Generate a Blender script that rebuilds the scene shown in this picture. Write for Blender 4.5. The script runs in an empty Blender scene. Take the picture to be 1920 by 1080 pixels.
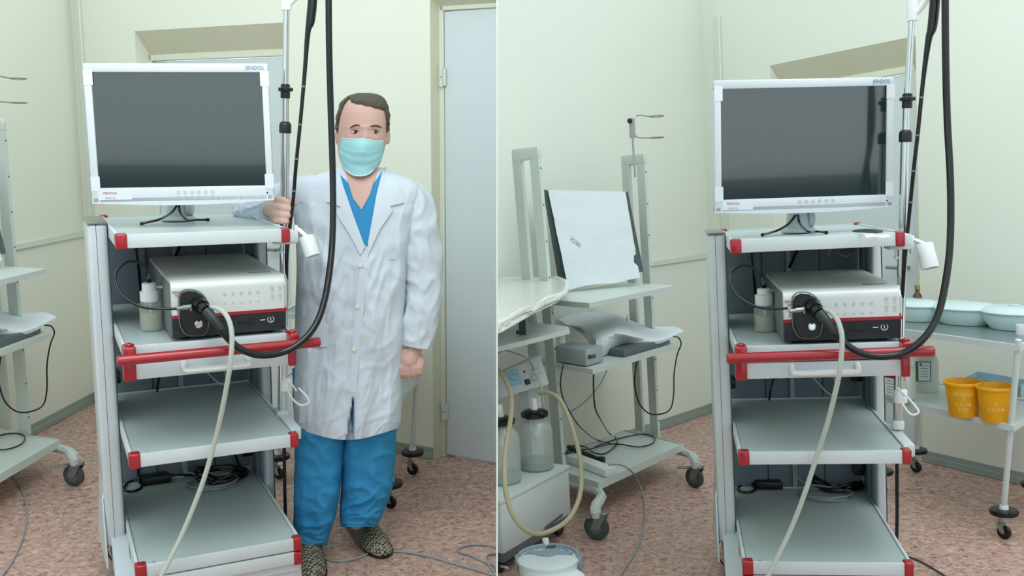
import bpy, bmesh, math, random
from mathutils import Vector, Matrix, noise
random.seed(7)
V3 = Vector
# ---------------------------------------------------------------- camera, rooms
F = 1800.0
def rod(w):
    w = V3(w); return Matrix.Rotation(w.length, 3, w.normalized())
ROOM = {
 'L': (rod((1.6946391354361414, -0.3875524042129107, 0.3394714951143938)), V3((-1.1725982414151532, -0.15400297329547902, 2.8461103069658376))),
 'R': (rod((1.6633756714981611, 0.10092845306703647, -0.17874081510040807)), V3((0.6890785820954802, -0.14834207665102836, 3.012194676456383))),
}
upc = (ROOM['L'][0] @ V3((0, 0, 1)) + ROOM['R'][0] @ V3((0, 0, 1))).normalized()
xw = (V3((1, 0, 0)) - upc * upc.x).normalized()
yw = upc.cross(xw)
CW = Matrix((xw, yw, upc))            # camera axes (right, down, forward) -> world
HCAM = 1.52
SC = bpy.context.scene
COL = SC.collection
cam_d = bpy.data.cameras.new('camera'); cam = bpy.data.objects.new('camera', cam_d); COL.objects.link(cam)
m3 = Matrix((CW @ V3((1, 0, 0)), CW @ V3((0, -1, 0)), CW @ V3((0, 0, -1)))).transposed()
cam.matrix_world = Matrix.Translation((0, 0, HCAM)) @ m3.to_4x4()
cam_d.sensor_width = 36; cam_d.lens = 36 * F / 1920; cam_d.clip_start = 0.05
SC.camera = cam
SC.view_settings.view_transform = 'Standard'; SC.view_settings.look = 'None'
SC.view_settings.gamma = 1; SC.view_settings.use_curve_mapping = False
SC.view_settings.exposure = 0.27
wd = bpy.data.worlds.new('world'); SC.world = wd; wd.use_nodes = True
wb = wd.node_tree.nodes['Background']; wb.inputs[0].default_value = (0.875, 1.0, 1.04, 1); wb.inputs[1].default_value = 1.10
def area(name, p, target, size, power, color=(.95, 1, 1), sy=None):
    d = bpy.data.lights.new(name, 'AREA'); d.energy = power; d.color = color
    d.shape = 'RECTANGLE'; d.size = size; d.size_y = sy or size
    o = bpy.data.objects.new(name, d); COL.objects.link(o)
    o.location = p; o.rotation_euler = (V3(target) - V3(p)).to_track_quat('-Z', 'Y').to_euler()
area('overhead_fill', (-0.6, 1.9, 3.0), (-2.4, 3.8, .5), 0.9, 24, sy=1.6)  # added fill with no lamp seen, aimed to brighten the left wall
area('overhead_fill', (1.5, 2.6, 3.0), (1.5, 3.6, 0), 0.9, 17, sy=1.6)  # added overhead fill for directional shading in the right room

def rmat(r):
    R, t = ROOM[r]
    m = (CW @ R).to_4x4(); m.translation = CW @ t + V3((0, 0, HCAM)); return m
RM = {k: rmat(k) for k in ROOM}
def at(r, px, py, Z):
    R, t = ROOM[r]
    return R.transposed() @ (V3(((px - 960) / F * Z, (py - 540) / F * Z, Z)) - t)
def eye(r): R, t = ROOM[r]; return -(R.transposed() @ t)
def onp(r, px, py, p0, n):
    R, t = ROOM[r]; o = eye(r); d = R.transposed() @ V3(((px - 960) / F, (py - 540) / F, 1))
    return o + d * ((V3(p0) - o).dot(V3(n)) / d.dot(V3(n)))
def ony(r, px, py, y): return onp(r, px, py, (0, y, 0), (0, 1, 0))
def onz(r, px, py, z): return onp(r, px, py, (0, 0, z), (0, 0, 1))
def pjz(r, p): R, t = ROOM[r]; return (R @ V3(p) + t).z
def pjy(r, p): R, t = ROOM[r]; c = R @ V3(p) + t; return F * c.y / c.z + 540
def zat(r, xy, py):
    lo, hi = -2.0, 2.0
    for _ in range(40):
        m = (lo + hi) / 2
        if pjy(r, (xy[0], xy[1], m)) > py: lo = m
        else: hi = m
    return lo

# ---------------------------------------------------------------- materials
def s2l(c):
    return tuple(((x / 255 / 12.92) if x / 255 <= .04045 else ((x / 255 + .055) / 1.055) ** 2.4) for x in c)
MATS = {}
def mat(name, col, rough=.5, metal=0, spec=.5, trans=0, bump=0, bscale=60, var=0, vscale=8, alpha=1, coat=0, ior=1.45):
    if name in MATS: return MATS[name]
    m = bpy.data.materials.new(name); m.use_nodes = True; MATS[name] = m
    n = m.node_tree.nodes; l = m.node_tree.links; b = n['Principled BSDF']
    c = s2l(col); b.inputs['Base Color'].default_value = (*c, 1)
    b.inputs['Roughness'].default_value = rough; b.inputs['Metallic'].default_value = metal
    b.inputs['Specular IOR Level'].default_value = spec; b.inputs['Transmission Weight'].default_value = trans
    b.inputs['Alpha'].default_value = alpha; b.inputs['Coat Weight'].default_value = coat; b.inputs['IOR'].default_value = ior
    tc = n.new('ShaderNodeTexCoord')
    nz = n.new('ShaderNodeTexNoise'); nz.inputs['Scale'].default_value = vscale; nz.inputs['Detail'].default_value = 5
    l.new(tc.outputs['Object'], nz.inputs['Vector'])
    rp = n.new('ShaderNodeMixRGB'); v = var or .02
    rp.inputs['Color1'].default_value = (*[x * (1 - v) for x in c], 1); rp.inputs['Color2'].default_value = (*[min(1, x * (1 + v)) for x in c], 1)
    l.new(nz.outputs['Fac'], rp.inputs['Fac']); l.new(rp.outputs[0], b.inputs['Base Color'])
    if bump:
        n2 = n.new('ShaderNodeTexNoise'); n2.inputs['Scale'].default_value = bscale; n2.inputs['Detail'].default_value = 4
        l.new(tc.outputs['Object'], n2.inputs['Vector'])
        bp = n.new('ShaderNodeBump'); bp.inputs['Strength'].default_value = bump; bp.inputs['Distance'].default_value = .01
        l.new(n2.outputs['Fac'], bp.inputs['Height']); l.new(bp.outputs[0], b.inputs['Normal'])
    return m
WALLC = mat('painted_wall', (234, 236, 222), .6, var=.02, vscale=1.2, bump=.03, bscale=25)
WALLR = mat('painted_wall_green', (230, 234, 223), .6, var=.025, vscale=1.2, bump=.03, bscale=25)
REVEAL = mat('reveal_shade_beige', (216, 214, 192), .6, var=.03)  # beige stands for the dim light inside the recess, put into the colour
DOORW = mat('door_paint', (212, 222, 226), .35, var=.015, vscale=3)
FRAMEP = mat('frame_paint', (226, 229, 212), .4)
BASEB = mat('baseboard_vinyl', (150, 163, 156), .5, var=.05)
TRIMW = mat('conduit_plastic', (216, 224, 214), .4)
WHITE = mat('white_powder_coat', (203, 212, 216), .35, var=.02)
SHELFG = mat('shelf_grey', (178, 192, 191), .38, var=.03, vscale=3)
ALU = mat('anodised_column', (206, 214, 218), .35, metal=.1, var=.03)
BACKP = mat('back_panel_grey', (112, 126, 138), .5, var=.08, vscale=4)
DARKG = mat('dark_grey', (62, 72, 74), .5)
LINE = mat('seam_dark', (70, 78, 80), .6)
RED = mat('red_plastic', (160, 30, 42), .28, coat=.3, var=.05)
MONW = mat('monitor_casing', (206, 213, 218), .4)
TAPE = mat('clear_tape', (218, 225, 230), .12, coat=.6)
SCREEN = mat('screen_glass', (32, 45, 45), .12, coat=.8, ior=1.78)
BLACK = mat('black_rubber', (11, 14, 16), .24, var=.1, coat=.1)
BLACKM = mat('black_plastic', (20, 23, 26), .35)
CHROME = mat('chrome', (205, 210, 212), .12, metal=1)
STEEL = mat('brushed_steel', (150, 158, 160), .35, metal=.8)
SILVER = mat('silver_top', (206, 210, 208), .38, metal=.15, var=.02)
DARKF = mat('charcoal_front', (42, 48, 52), .42)
STRIPE = mat('red_stripe', (150, 28, 44), .4)
TXTR = mat('text_red', (176, 60, 80), .6)
TXTG = mat('text_grey', (150, 156, 160), .6)
TXTL = mat('text_light_grey', (186, 192, 194), .6)
TXTB = mat('text_blue', (70, 130, 165), .6)
WHP = mat('white_plastic', (228, 232, 232), .35)
GLASS = mat('clear_glass', (214, 224, 220), .05, alpha=.26, spec=1)
WATER = mat('yellowish_liquid', (196, 192, 160), .1, alpha=.45)
SILIC = mat('silicone_tube', (205, 212, 205), .3, trans=.25, ior=1.2, alpha=.92)
YTUBE = mat('yellowed_tube', (196, 190, 158), .35, trans=.2, ior=1.2)
COAT = mat('coat_cotton', (206, 215, 226), .85, spec=.15, bump=.35, bscale=9, var=.015)
SCRUB = mat('scrub_blue', (58, 140, 190), .85, spec=.15, bump=.4, bscale=10, var=.06)
SKIN = mat('skin', (204, 166, 156), .55, spec=.3, var=.06, vscale=20)
SKINF = mat('hand_skin', (208, 158, 150), .5, spec=.3, var=.1, vscale=30)
HAIR = mat('short_brown_hair', (84, 76, 68), .75, bump=.9, bscale=90, var=.3, vscale=70)
MASKM = mat('mask_blue', (160, 212, 220), .8, var=.02)
MASKE = mat('mask_edge', (225, 236, 238), .8)
EYEW = mat('eye_white', (205, 195, 190), .2)
EYED = mat('eye_dark', (38, 26, 24), .15)
LIP = mat('brow_brown', (84, 64, 54), .8)
RACKP = mat('rack_paint', (204, 213, 208), .4, var=.03)
CLOTH = mat('disposable_drape', (222, 229, 234), .9, bump=.5, bscale=9)
VELVET = mat('dark_pad', (70, 84, 84), .6)
YELLOW = mat('yellow_bucket', (240, 172, 12), .35, var=.03)
MINT = mat('enamel_mint', (205, 226, 226), .25, coat=.3)
TRTOP = mat('steel_tray_top', (138, 152, 152), .3, metal=.5)
TRP = mat('trolley_white', (205, 214, 214), .35)
RUBG = mat('grey_rubber', (70, 76, 78), .6)
PUMPW = mat('pump_casing', (205, 214, 212), .45, var=.02)
GAUGE = mat('gauge_blue', (150, 196, 216), .4)
FILM = mat('plastic_film', (226, 228, 222), .25, bump=.5, bscale=22, coat=.3)
CABG = mat('grey_cable', (150, 156, 158), .5)
SCOAT = mat('grey_band', (92, 102, 104), .5)
LABW = mat('label_white', (222, 228, 230), .6)
JUG = mat('jug_plastic', (208, 214, 204), .4)
BROWNG = mat('brown_glass', (96, 74, 48), .2)
GOLD = mat('gold_cap', (176, 150, 90), .35, metal=.6)

def floor_mat():
    m = bpy.data.materials.new('speckled_linoleum'); m.use_nodes = True
    n = m.node_tree.nodes; l = m.node_tree.links; b = n['Principled BSDF']; b.inputs['Roughness'].default_value = .42
    tc = n.new('ShaderNodeTexCoord')
    def nz(s, d, r=.6, dist=0):
        t = n.new('ShaderNodeTexNoise'); t.inputs['Scale'].default_value = s; t.inputs['Detail'].default_value = d; t.inputs['Roughness'].default_value = r
        t.inputs['Distortion'].default_value = dist
        l.new(tc.outputs['Object'], t.inputs['Vector']); return t
    a = nz(34, 4, .65, .6); r = n.new('ShaderNodeValToRGB'); l.new(a.outputs['Fac'], r.inputs[0])
    e = r.color_ramp.elements; e[0].position = .32; e[0].color = (*s2l((142, 108, 97)), 1); e[1].position = .68; e[1].color = (*s2l((218, 200, 186)), 1)
    k = r.color_ramp.elements.new(.45); k.color = (*s2l((190, 155, 141)), 1); k = r.color_ramp.elements.new(.55); k.color = (*s2l((200, 168, 153)), 1)
    c = nz(75, 2, .5, 1.2); r2 = n.new('ShaderNodeValToRGB'); l.new(c.outputs['Fac'], r2.inputs[0])
    r2.color_ramp.elements[0].position = .30; r2.color_ramp.elements[0].color = (1, 1, 1, 1); r2.color_ramp.elements[1].position = .40; r2.color_ramp.elements[1].color = (0, 0, 0, 1)
    mx = n.new('ShaderNodeMixRGB'); l.new(r2.outputs[0], mx.inputs[0]); l.new(r.outputs[0], mx.inputs[1]); mx.inputs[2].default_value = (*s2l((118, 96, 86)), 1)
    g = nz(2.2, 3); r3 = n.new('ShaderNodeValToRGB'); l.new(g.outputs['Fac'], r3.inputs[0])
    r3.color_ramp.elements[0].position = .35; r3.color_ramp.elements[0].color = (.90, .88, .88, 1); r3.color_ramp.elements[1].position = .65; r3.color_ramp.elements[1].color = (1.05, 1, 1, 1)
    mu = n.new('ShaderNodeMixRGB'); mu.blend_type = 'MULTIPLY'; mu.inputs[0].default_value = 1
    l.new(mx.outputs[0], mu.inputs[1]); l.new(r3.outputs[0], mu.inputs[2]); l.new(mu.outputs[0], b.inputs['Base Color'])
    return m
FLOORM = floor_mat()

def weave_mat():
    m = bpy.data.materials.new('woven_shoe'); m.use_nodes = True
    n = m.node_tree.nodes; l = m.node_tree.links; b = n['Principled BSDF']; b.inputs['Roughness'].default_value = .8
    tc = n.new('ShaderNodeTexCoord'); br = n.new('ShaderNodeTexChecker'); br.inputs['Scale'].default_value = 95
    l.new(tc.outputs['Object'], br.inputs['Vector']); br.inputs[1].default_value = (*s2l((58, 56, 50)), 1); br.inputs[2].default_value = (*s2l((158, 152, 132)), 1)
    l.new(br.outputs[0], b.inputs['Base Color']); return m
WEAVE = weave_mat()

# ---------------------------------------------------------------- mesh builder
def arc(n, a0, a1): return [a0 + (a1 - a0) * i / n for i in range(n + 1)]
def catmull(P, n=6, closed=False):
    if len(P) < 3: return P
    out = []; N = len(P)
    rng = range(N if closed else N - 1)
    for i in rng:
        g = (lambda k: P[k % N]) if closed else (lambda k: P[max(0, min(N - 1, k))])
        p0, p1, p2, p3 = g(i - 1), g(i), g(i + 1), g(i + 2)
        for j in range(n):
            t = j / n
            out.append(.5 * ((2 * p1) + (p2 - p0) * t + (2 * p0 - 5 * p1 + 4 * p2 - p3) * t * t + (3 * p1 - p0 - 3 * p2 + p3) * t ** 3))
    if not closed: out.append(P[-1].copy())
    return out
class MB:
    def __init__(s): s.bm = bmesh.new()
    def add(s, vs, fs):
        b = [s.bm.verts.new(v) for v in vs]
        for f in fs:
            try: s.bm.faces.new([b[i] for i in f])
            except ValueError: pass
        return s
    def obox(s, c, X, Y, Z, bev=0, seg=2):      # half axes
        t = bmesh.new(); c = V3(c)
        vs = [t.verts.new(c + V3(X) * a + V3(Y) * b + V3(Z) * d) for a in (-1, 1) for b in (-1, 1) for d in (-1, 1)]
        for f in ((0, 1, 3, 2), (4, 6, 7, 5), (0, 4, 5, 1), (2, 3, 7, 6), (0, 2, 6, 4), (1, 5, 7, 3)): t.faces.new([vs[i] for i in f])
        if bev: bmesh.ops.bevel(t, geom=list(t.edges), offset=bev, segments=seg, affect='EDGES', profile=.5)
        s.merge(t); return s
    def box(s, x0, x1, y0, y1, z0, z1, bev=0, seg=2):
        return s.obox(((x0 + x1) / 2, (y0 + y1) / 2, (z0 + z1) / 2), ((x1 - x0) / 2, 0, 0), (0, (y1 - y0) / 2, 0), (0, 0, (z1 - z0) / 2), bev, seg)
    def merge(s, t):
        t.verts.index_update(); m = [s.bm.verts.new(v.co) for v in t.verts]
        for f in t.faces: s.bm.faces.new([m[v.index] for v in f.verts])
        t.free()
    def tube(s, P, r, seg=10, smooth=6, closed=False, cap=True):
        P = [V3(p) for p in P]; rs = r if isinstance(r, (list, tuple)) else [r] * len(P)
        if smooth and len(P) > 2:
            R = catmull([V3((x, 0, 0)) for x in rs], smooth, closed); P = catmull(P, smooth, closed); rs = [x.x for x in R]
        N = len(P); rings = []
        T0 = (P[1] - P[0]).normalized(); n = T0.orthogonal().normalized()
        for i in range(N):
            T = ((P[(i + 1) % N] - P[i - 1]) if closed else (P[min(i + 1, N - 1)] - P[max(i - 1, 0)])).normalized()
            n = (n - T * n.dot(T)).normalized(); b = T.cross(n)
            rings.append([P[i] + (n * math.cos(a) + b * math.sin(a)) * rs[i] for a in [2 * math.pi * k / seg for k in range(seg)]])
        return s.rings(rings, closed, cap)
    def rings(s, rings, closed=False, cap=True, round_=False):
        B = [[s.bm.verts.new(v) for v in q] for q in rings]; n = len(B[0])
        for i in range(len(B) - (0 if closed else 1)):
            a, b = B[i], B[(i + 1) % len(B)]
            for k in range(n): s.bm.faces.new((a[k], a[(k + 1) % n], b[(k + 1) % n], b[k]))
        if cap and not closed: s.bm.faces.new(B[0][::-1]); s.bm.faces.new(B[-1])
        return s
    def rod(s, a, b, r, seg=14, r2=None): return s.tube([a, b], [r, r2 if r2 is not None else r], seg, 0)
    def capsule(s, P, rs, seg=10):
        P = [V3(p) for p in P]; d0 = (P[0] - P[1]).normalized(); d1 = (P[-1] - P[-2]).normalized()
        A = [(P[0] + d0 * rs[0] * k, rs[0] * q) for k, q in ((.95, .3), (.7, .7), (.35, .93))]
        B = [(P[-1] + d1 * rs[-1] * k, rs[-1] * q) for k, q in ((.35, .93), (.7, .7), (.95, .3))]
        C = A + list(zip(P, rs)) + B
        return s.tube([c[0] for c in C], [c[1] for c in C], seg, 0)
    def lathe(s, prof, c, ax=(0, 0, 1), seg=24, sx=1, sy=1, ref=None, cap=True):   # prof: (radius, height)
        ax = V3(ax).normalized(); u = V3(ref) if ref else ax.orthogonal(); u = (u - ax * u.dot(ax)).normalized(); w = ax.cross(u); c = V3(c)
        R = [[c + ax * h + (u * math.cos(a) * sx + w * math.sin(a) * sy) * max(r, 1e-4) for a in [2 * math.pi * k / seg for k in range(seg)]] for r, h in prof]
        return s.rings(R, cap=cap)
    def ell(s, c, X, Y, Z, n=10, m=16):
        c = V3(c); X, Y, Z = V3(X), V3(Y), V3(Z); R = []
        for i in range(1, n):
            p = math.pi * i / n
            R.append([c + Z * math.cos(p) + (X * math.cos(a) + Y * math.sin(a)) * math.sin(p) for a in [2 * math.pi * k / m for k in range(m)]])
        return s.rings(R)
    def poly(s, pts, off):           # polygon extruded by vector off
        n = len(pts); P = [V3(p) for p in pts]; o = V3(off)
        s.add(P + [p + o for p in P], [list(range(n))[::-1], list(range(n, 2 * n))] + [(i, (i + 1) % n, n + (i + 1) % n, n + i) for i in range(n)])
        return s
    def sheet(s, G, th, dirv=None):      # grid of points, thickness
        nr, nc = len(G), len(G[0]); vs = []; fs = []
        def nrm(i, j):
            a = G[min(i + 1, nr - 1)][j] - G[max(i - 1, 0)][j]; b = G[i][min(j + 1, nc - 1)] - G[i][max(j - 1, 0)]
            n = a.cross(b); return n.normalized() if n.length > 1e-9 else V3((0, 0, 1))
        N = [[V3(dirv) if dirv else nrm(i, j) for j in range(nc)] for i in range(nr)]
        for k in (0, 1):
            for i in range(nr):
                for j in range(nc): vs.append(G[i][j] + N[i][j] * th * (k - .5))
        o = nr * nc; I = lambda i, j, k: k * o + i * nc + j
        for i in range(nr - 1):
            for j in range(nc - 1):
                fs.append((I(i, j, 0), I(i, j + 1, 0), I(i + 1, j + 1, 0), I(i + 1, j, 0)))
                fs.append((I(i, j, 1), I(i + 1, j, 1), I(i + 1, j + 1, 1), I(i, j + 1, 1)))
        for i in range(nr - 1):
            for j in (0, nc - 1): fs.append((I(i, j, 0), I(i + 1, j, 0), I(i + 1, j, 1), I(i, j, 1)))
        for j in range(nc - 1):
            for i in (0, nr - 1): fs.append((I(i, j, 0), I(i, j, 1), I(i, j + 1, 1), I(i, j + 1, 0)))
        return s.add(vs, fs)
CUR = {'r': 'L', 'top': []}
PN = V3((1, 0, 28 / 1800)).normalized()           # partition plane normal in camera axes
def clip(bm, r, side, gap=.003):
    R, t = ROOM[r]; n = R.transposed() @ PN; co = eye(r) + n * (gap if side == 'R' else -gap)
    res = bmesh.ops.bisect_plane(bm, geom=bm.verts[:] + bm.edges[:] + bm.faces[:], plane_co=co, plane_no=n,
                                 clear_inner=(side == 'R'), clear_outer=(side == 'L'), dist=1e-5)
    ed = [e for e in res['geom_cut'] if isinstance(e, bmesh.types.BMEdge)]
    if ed:
        try: bmesh.ops.holes_fill(bm, edges=ed)
        except Exception: pass
def finish(mb, name, m, parent=None, loc=None, cl=False, sharp=38, bm=None):
    bm = mb.bm; r = CUR['r']
    if cl: clip(bm, r, r)
    bmesh.ops.recalc_face_normals(bm, faces=bm.faces)
    if parent is not None: loc = V3(parent.get('_o') or (0, 0, 0))
    elif loc is None:
        cs = [v.co for v in bm.verts]; loc = V3((sum(c.x for c in cs) / len(cs), sum(c.y for c in cs) / len(cs), min(c.z for c in cs)))
    loc = V3(loc)
    for v in bm.verts: v.co -= loc
    ca = math.cos(math.radians(sharp))
    for e in bm.edges:
        if len(e.link_faces) == 2 and e.link_faces[0].normal.dot(e.link_faces[1].normal) < ca: e.smooth = False
    for f in bm.faces: f.smooth = True
    me = bpy.data.meshes.new(name); bm.to_mesh(me); bm.free()
    me.materials.append(m)
    o = bpy.data.objects.new(name, me); COL.objects.link(o)
    if parent is not None: o.parent = parent; o['_o'] = tuple(loc)
    else: o['_o'] = tuple(loc); o.matrix_world = RM[r] @ Matrix.Translation(loc); CUR['top'].append(o)
    return o
def thing(name, label, cat, loc, group=None):
    o = bpy.data.objects.new(name, None); o.empty_display_size = .05; COL.objects.link(o)
    o['_o'] = tuple(loc); o.matrix_world = RM[CUR['r']] @ Matrix.Translation(V3(loc)); o['label'] = label; o['category'] = cat
    if group: o['group'] = group
    CUR['top'].append(o); return o
def tag(o, label, cat, group=None, kind=None):
    o['label'] = label; o['category'] = cat
    if group: o['group'] = group
    if kind: o['kind'] = kind
    return o
def struct(o): o['kind'] = 'structure'; return o
def text(body, size, c, ex, ey, m, name, parent, th=.0004, align='CENTER'):
    cu = bpy.data.curves.new('t', 'FONT'); cu.body = body; cu.size = size; cu.align_x = align; cu.align_y = 'CENTER'; cu.extrude = th; cu.resolution_u = 2
    to = bpy.data.objects.new('t', cu); COL.objects.link(to)
    me = bpy.data.meshes.new_from_object(to.evaluated_get(bpy.context.evaluated_depsgraph_get()))
    bpy.data.objects.remove(to); bpy.data.curves.remove(cu)
    ex = V3(ex).normalized(); ey = V3(ey); ey = (ey - ex * ey.dot(ex)).normalized(); ez = ex.cross(ey); loc = V3(parent['_o'])
    M = Matrix((ex, ey, ez)).transposed()
    for v in me.vertices: v.co = M @ v.co + V3(c) - loc
    me.name = name; me.materials.clear(); me.materials.append(m)
    o = bpy.data.objects.new(name, me); COL.objects.link(o); o.parent = parent; o['_o'] = tuple(loc); return o
FZ = -1.28
UP = V3((0, 0, 1))

# ---------------------------------------------------------------- rooms
WALLS = {'L': dict(K=V3((.024, 3.05, 0)), b=V3((.615, -.788, 0)), l=V3((-.5, -.866, 0))),
         'R': dict(K=V3((.01, 3.185, 0)), b=V3((.64, -.768, 0)), l=V3((-.587, -.81, 0)))}
def wallpt(r, w, s, d, z):       # s along wall, d behind its face
    W = WALLS[r]; u = W[w].normalized(); n = V3((-u.y, u.x, 0)) if w == 'b' else V3((u.y, -u.x, 0))
    return W['K'] + u * s + n * d + UP * z
def wallhit(r, w, px, py, d=0):
    W = WALLS[r]; u = W[w].normalized(); n = V3((-u.y, u.x, 0)) if w == 'b' else V3((u.y, -u.x, 0))
    return onp(r, px, py, W['K'] + n * d, n)
def wsz(r, w, px, py, d=0):
    p = wallhit(r, w, px, py, d); u = WALLS[r][w].normalized(); return (p - WALLS[r]['K']).dot(u), p.z
def wbox(mb, r, w, s0, s1, d0, d1, z0, z1, bev=0):
    a = wallpt(r, w, s0, d0, z0); b = wallpt(r, w, s1, d1, z1); u = WALLS[r][w].normalized()
    n = V3((-u.y, u.x, 0)) if w == 'b' else V3((u.y, -u.x, 0))
    return mb.obox((a + b) / 2, u * (s1 - s0) / 2, n * (d1 - d0) / 2, UP * ((z1 - z0) / 2), bev, 1)
HT = 1.72
def room(r, openings, wm, xr, yn):
    CUR['r'] = r
    ext = {'L': 5.2, 'R': 4.4}[r]; le = {'L': 4.0, 'R': 4.4}[r]
    mb = MB()
    K = WALLS[r]['K']
    P = [V3((-4.2, -5.2, FZ)), V3((4.4, -5.2, FZ)), V3((4.4, 4.2, FZ)), V3((-4.2, 4.2, FZ))]
    mb.poly(P, (0, 0, -.05)); struct(finish(mb, 'floor', FLOORM, cl=True, loc=(0, 0, FZ)))
    mb = MB(); s = -.12
    for s0, s1, zt in openings:
        wbox(mb, r, 'b', s, s0, 0, .22, FZ, HT); wbox(mb, r, 'b', s0, s1, 0, .22, zt, HT); s = s1
    wbox(mb, r, 'b', s, ext, 0, .22, FZ, HT)
    struct(finish(mb, 'wall_back', wm, cl=True, loc=K + UP * FZ))
    mb = MB()
    if r == 'L': wbox(mb, r, 'l', 0, 1.25, 0, .12, FZ, HT); wbox(mb, r, 'l', 1.13, 1.25, .12, .62, FZ, HT); wbox(mb, r, 'l', 1.25, le, .5, .62, FZ, HT)
    else: wbox(mb, r, 'l', 0, le, 0, .12, FZ, HT)
    struct(finish(mb, 'wall_left', wm, cl=True, loc=K + UP * FZ))
    mb = MB(); lb_ = 1.25 if r == 'L' else le; wbox(mb, r, 'l', 0, lb_, -.012, 0, FZ, FZ + .035, .003); wbox(mb, r, 'l', 0, lb_, -.006, 0, FZ + .02, FZ + .06); struct(finish(mb, 'baseboard_left', BASEB, cl=True))
    mb = MB(); s = 0
    for s0, s1, zt in openings:
        wbox(mb, r, 'b', s, s0, -.012, 0, FZ, FZ + .035, .003); wbox(mb, r, 'b', s, s0, -.006, 0, FZ + .02, FZ + .06); s = s1
    if s < 2.3 or r == 'R': wbox(mb, r, 'b', s, ext, -.012, 0, FZ, FZ + .035, .003); wbox(mb, r, 'b', s, ext, -.006, 0, FZ + .02, FZ + .06)
    struct(finish(mb, 'baseboard_back', BASEB, cl=True))
    zr = {'L': -.27, 'R': -.262}[r]
    mb = MB(); wbox(mb, r, 'l', 0.0, .9 if r == 'L' else 1.0, -.016, 0, zr - .018, zr + .018, .004); struct(finish(mb, 'trim_1', TRIMW))
    s0 = {'L': (.045, .085, HT), 'R': (.146, .19, 1.21)}[r]
    mb = MB(); wbox(mb, r, 'b', s0[0], s0[1], -.018, 0, -.2, s0[2], .004); struct(finish(mb, 'trim_2', TRIMW))
    # niche one, splayed reveal with its dimness put into the beige colour
    a, b, zt = openings[0]
    d = .10
    if r == 'L': si, zi = wsz(r, 'b', 274, 103, d)
    else: si, zi = wsz(r, 'b', 1465, 158, d)[0], wsz(r, 'b', 1590, 143, d)[1]
    sj = b - .04
    mb = MB()
    q = lambda s_, d_, z_: wallpt(r, 'b', s_, d_, z_)
    mb.add([q(a, 0, FZ), q(a, 0, zt), q(b, 0, zt), q(b, 0, FZ), q(si, d, FZ), q(si, d, zi), q(sj, d, zi), q(sj, d, FZ)],
           [(0, 1, 5, 4), (1, 2, 6, 5), (2, 3, 7, 6)])
    o = struct(finish(mb, 'trim_3', REVEAL))
    for e in o.modifiers: pass
    mb = MB(); wbox(mb, r, 'b', si, si + .045, d - .01, d + .03, FZ, zi, .003); wbox(mb, r, 'b', si, sj, d - .01, d + .03, zi - .035, zi, .003); wbox(mb, r, 'b', sj - .045, sj, d - .01, d + .03, FZ, zi, .003)
    struct(finish(mb, 'trim_4', FRAMEP))
    mb = MB(); wbox(mb, r, 'b', si + .048, sj - .048, d, d + .04, FZ + .005, zi - .04, .004); dr = struct(finish(mb, 'door_1', DOORW))
    mb = MB(); p = wallpt(r, 'b', sj - .1, d - .03, -.3); mb.rod(wallpt(r, 'b', sj - .1, d, -.3), wallpt(r, 'b', sj - .1, d - .05, -.3), .009); mb.rod(wallpt(r, 'b', sj - .1, d - .05, -.3), wallpt(r, 'b', sj - .2, d - .05, -.3), .009)
    finish(mb, 'door_handle', STEEL, dr)
    return dr
room('L', [(.479, 1.497, .855), (2.345, 3.35, .925)], WALLC, 0, 0)
# trim_3 top is sloped in the picture by perspective only
r = 'L'
# second door of the left room, beside the doctor
d = .07
s_in, z_in = wsz('L', 'b', 826, 15, d)
mb = MB(); q = lambda s_, d_, z_: wallpt('L', 'b', s_, d_, z_)
mb.add([q(2.345, 0, FZ), q(2.345, 0, .925), q(3.35, 0, .925), q(3.35, 0, FZ), q(s_in, d, FZ), q(s_in, d, z_in), q(3.3, d, z_in), q(3.3, d, FZ)], [(0, 1, 5, 4), (1, 2, 6, 5), (2, 3, 7, 6)])
struct(finish(mb, 'trim_5', REVEAL, cl=True))
mb = MB(); wbox(mb, 'L', 'b', s_in - .005, s_in + .02, d - .012, d + .02, FZ, z_in + .01, .003); wbox(mb, 'L', 'b', s_in, 3.3, d - .012, d + .02, z_in - .014, z_in + .01, .003); struct(finish(mb, 'trim_6', FRAMEP, cl=True))
mb = MB(); wbox(mb, 'L', 'b', s_in + .022, 3.28, d - .005, d + .04, FZ + .012, z_in - .017, .003); dr = struct(finish(mb, 'door_2', DOORW, cl=True))
for zc in (zat('L', wallpt('L', 'b', s_in + .02, d, 0)[:2], 145), zat('L', wallpt('L', 'b', s_in + .02, d, 0)[:2], 770)):
    mb = MB(); p = wallpt('L', 'b', s_in + .012, d - .02, zc); mb.rod(p - UP * .045, p - UP * .003, .009); mb.rod(p + UP * .003, p + UP * .045, .009); wbox(mb, 'L', 'b', s_in - .01, s_in + .035, d - .017, d - .010, zc - .04, zc + .04)
    finish(mb, 'hinge', TRIMW, dr)
room('R', [(.586, 1.562, .85)], WALLR, 0, 0)
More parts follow.
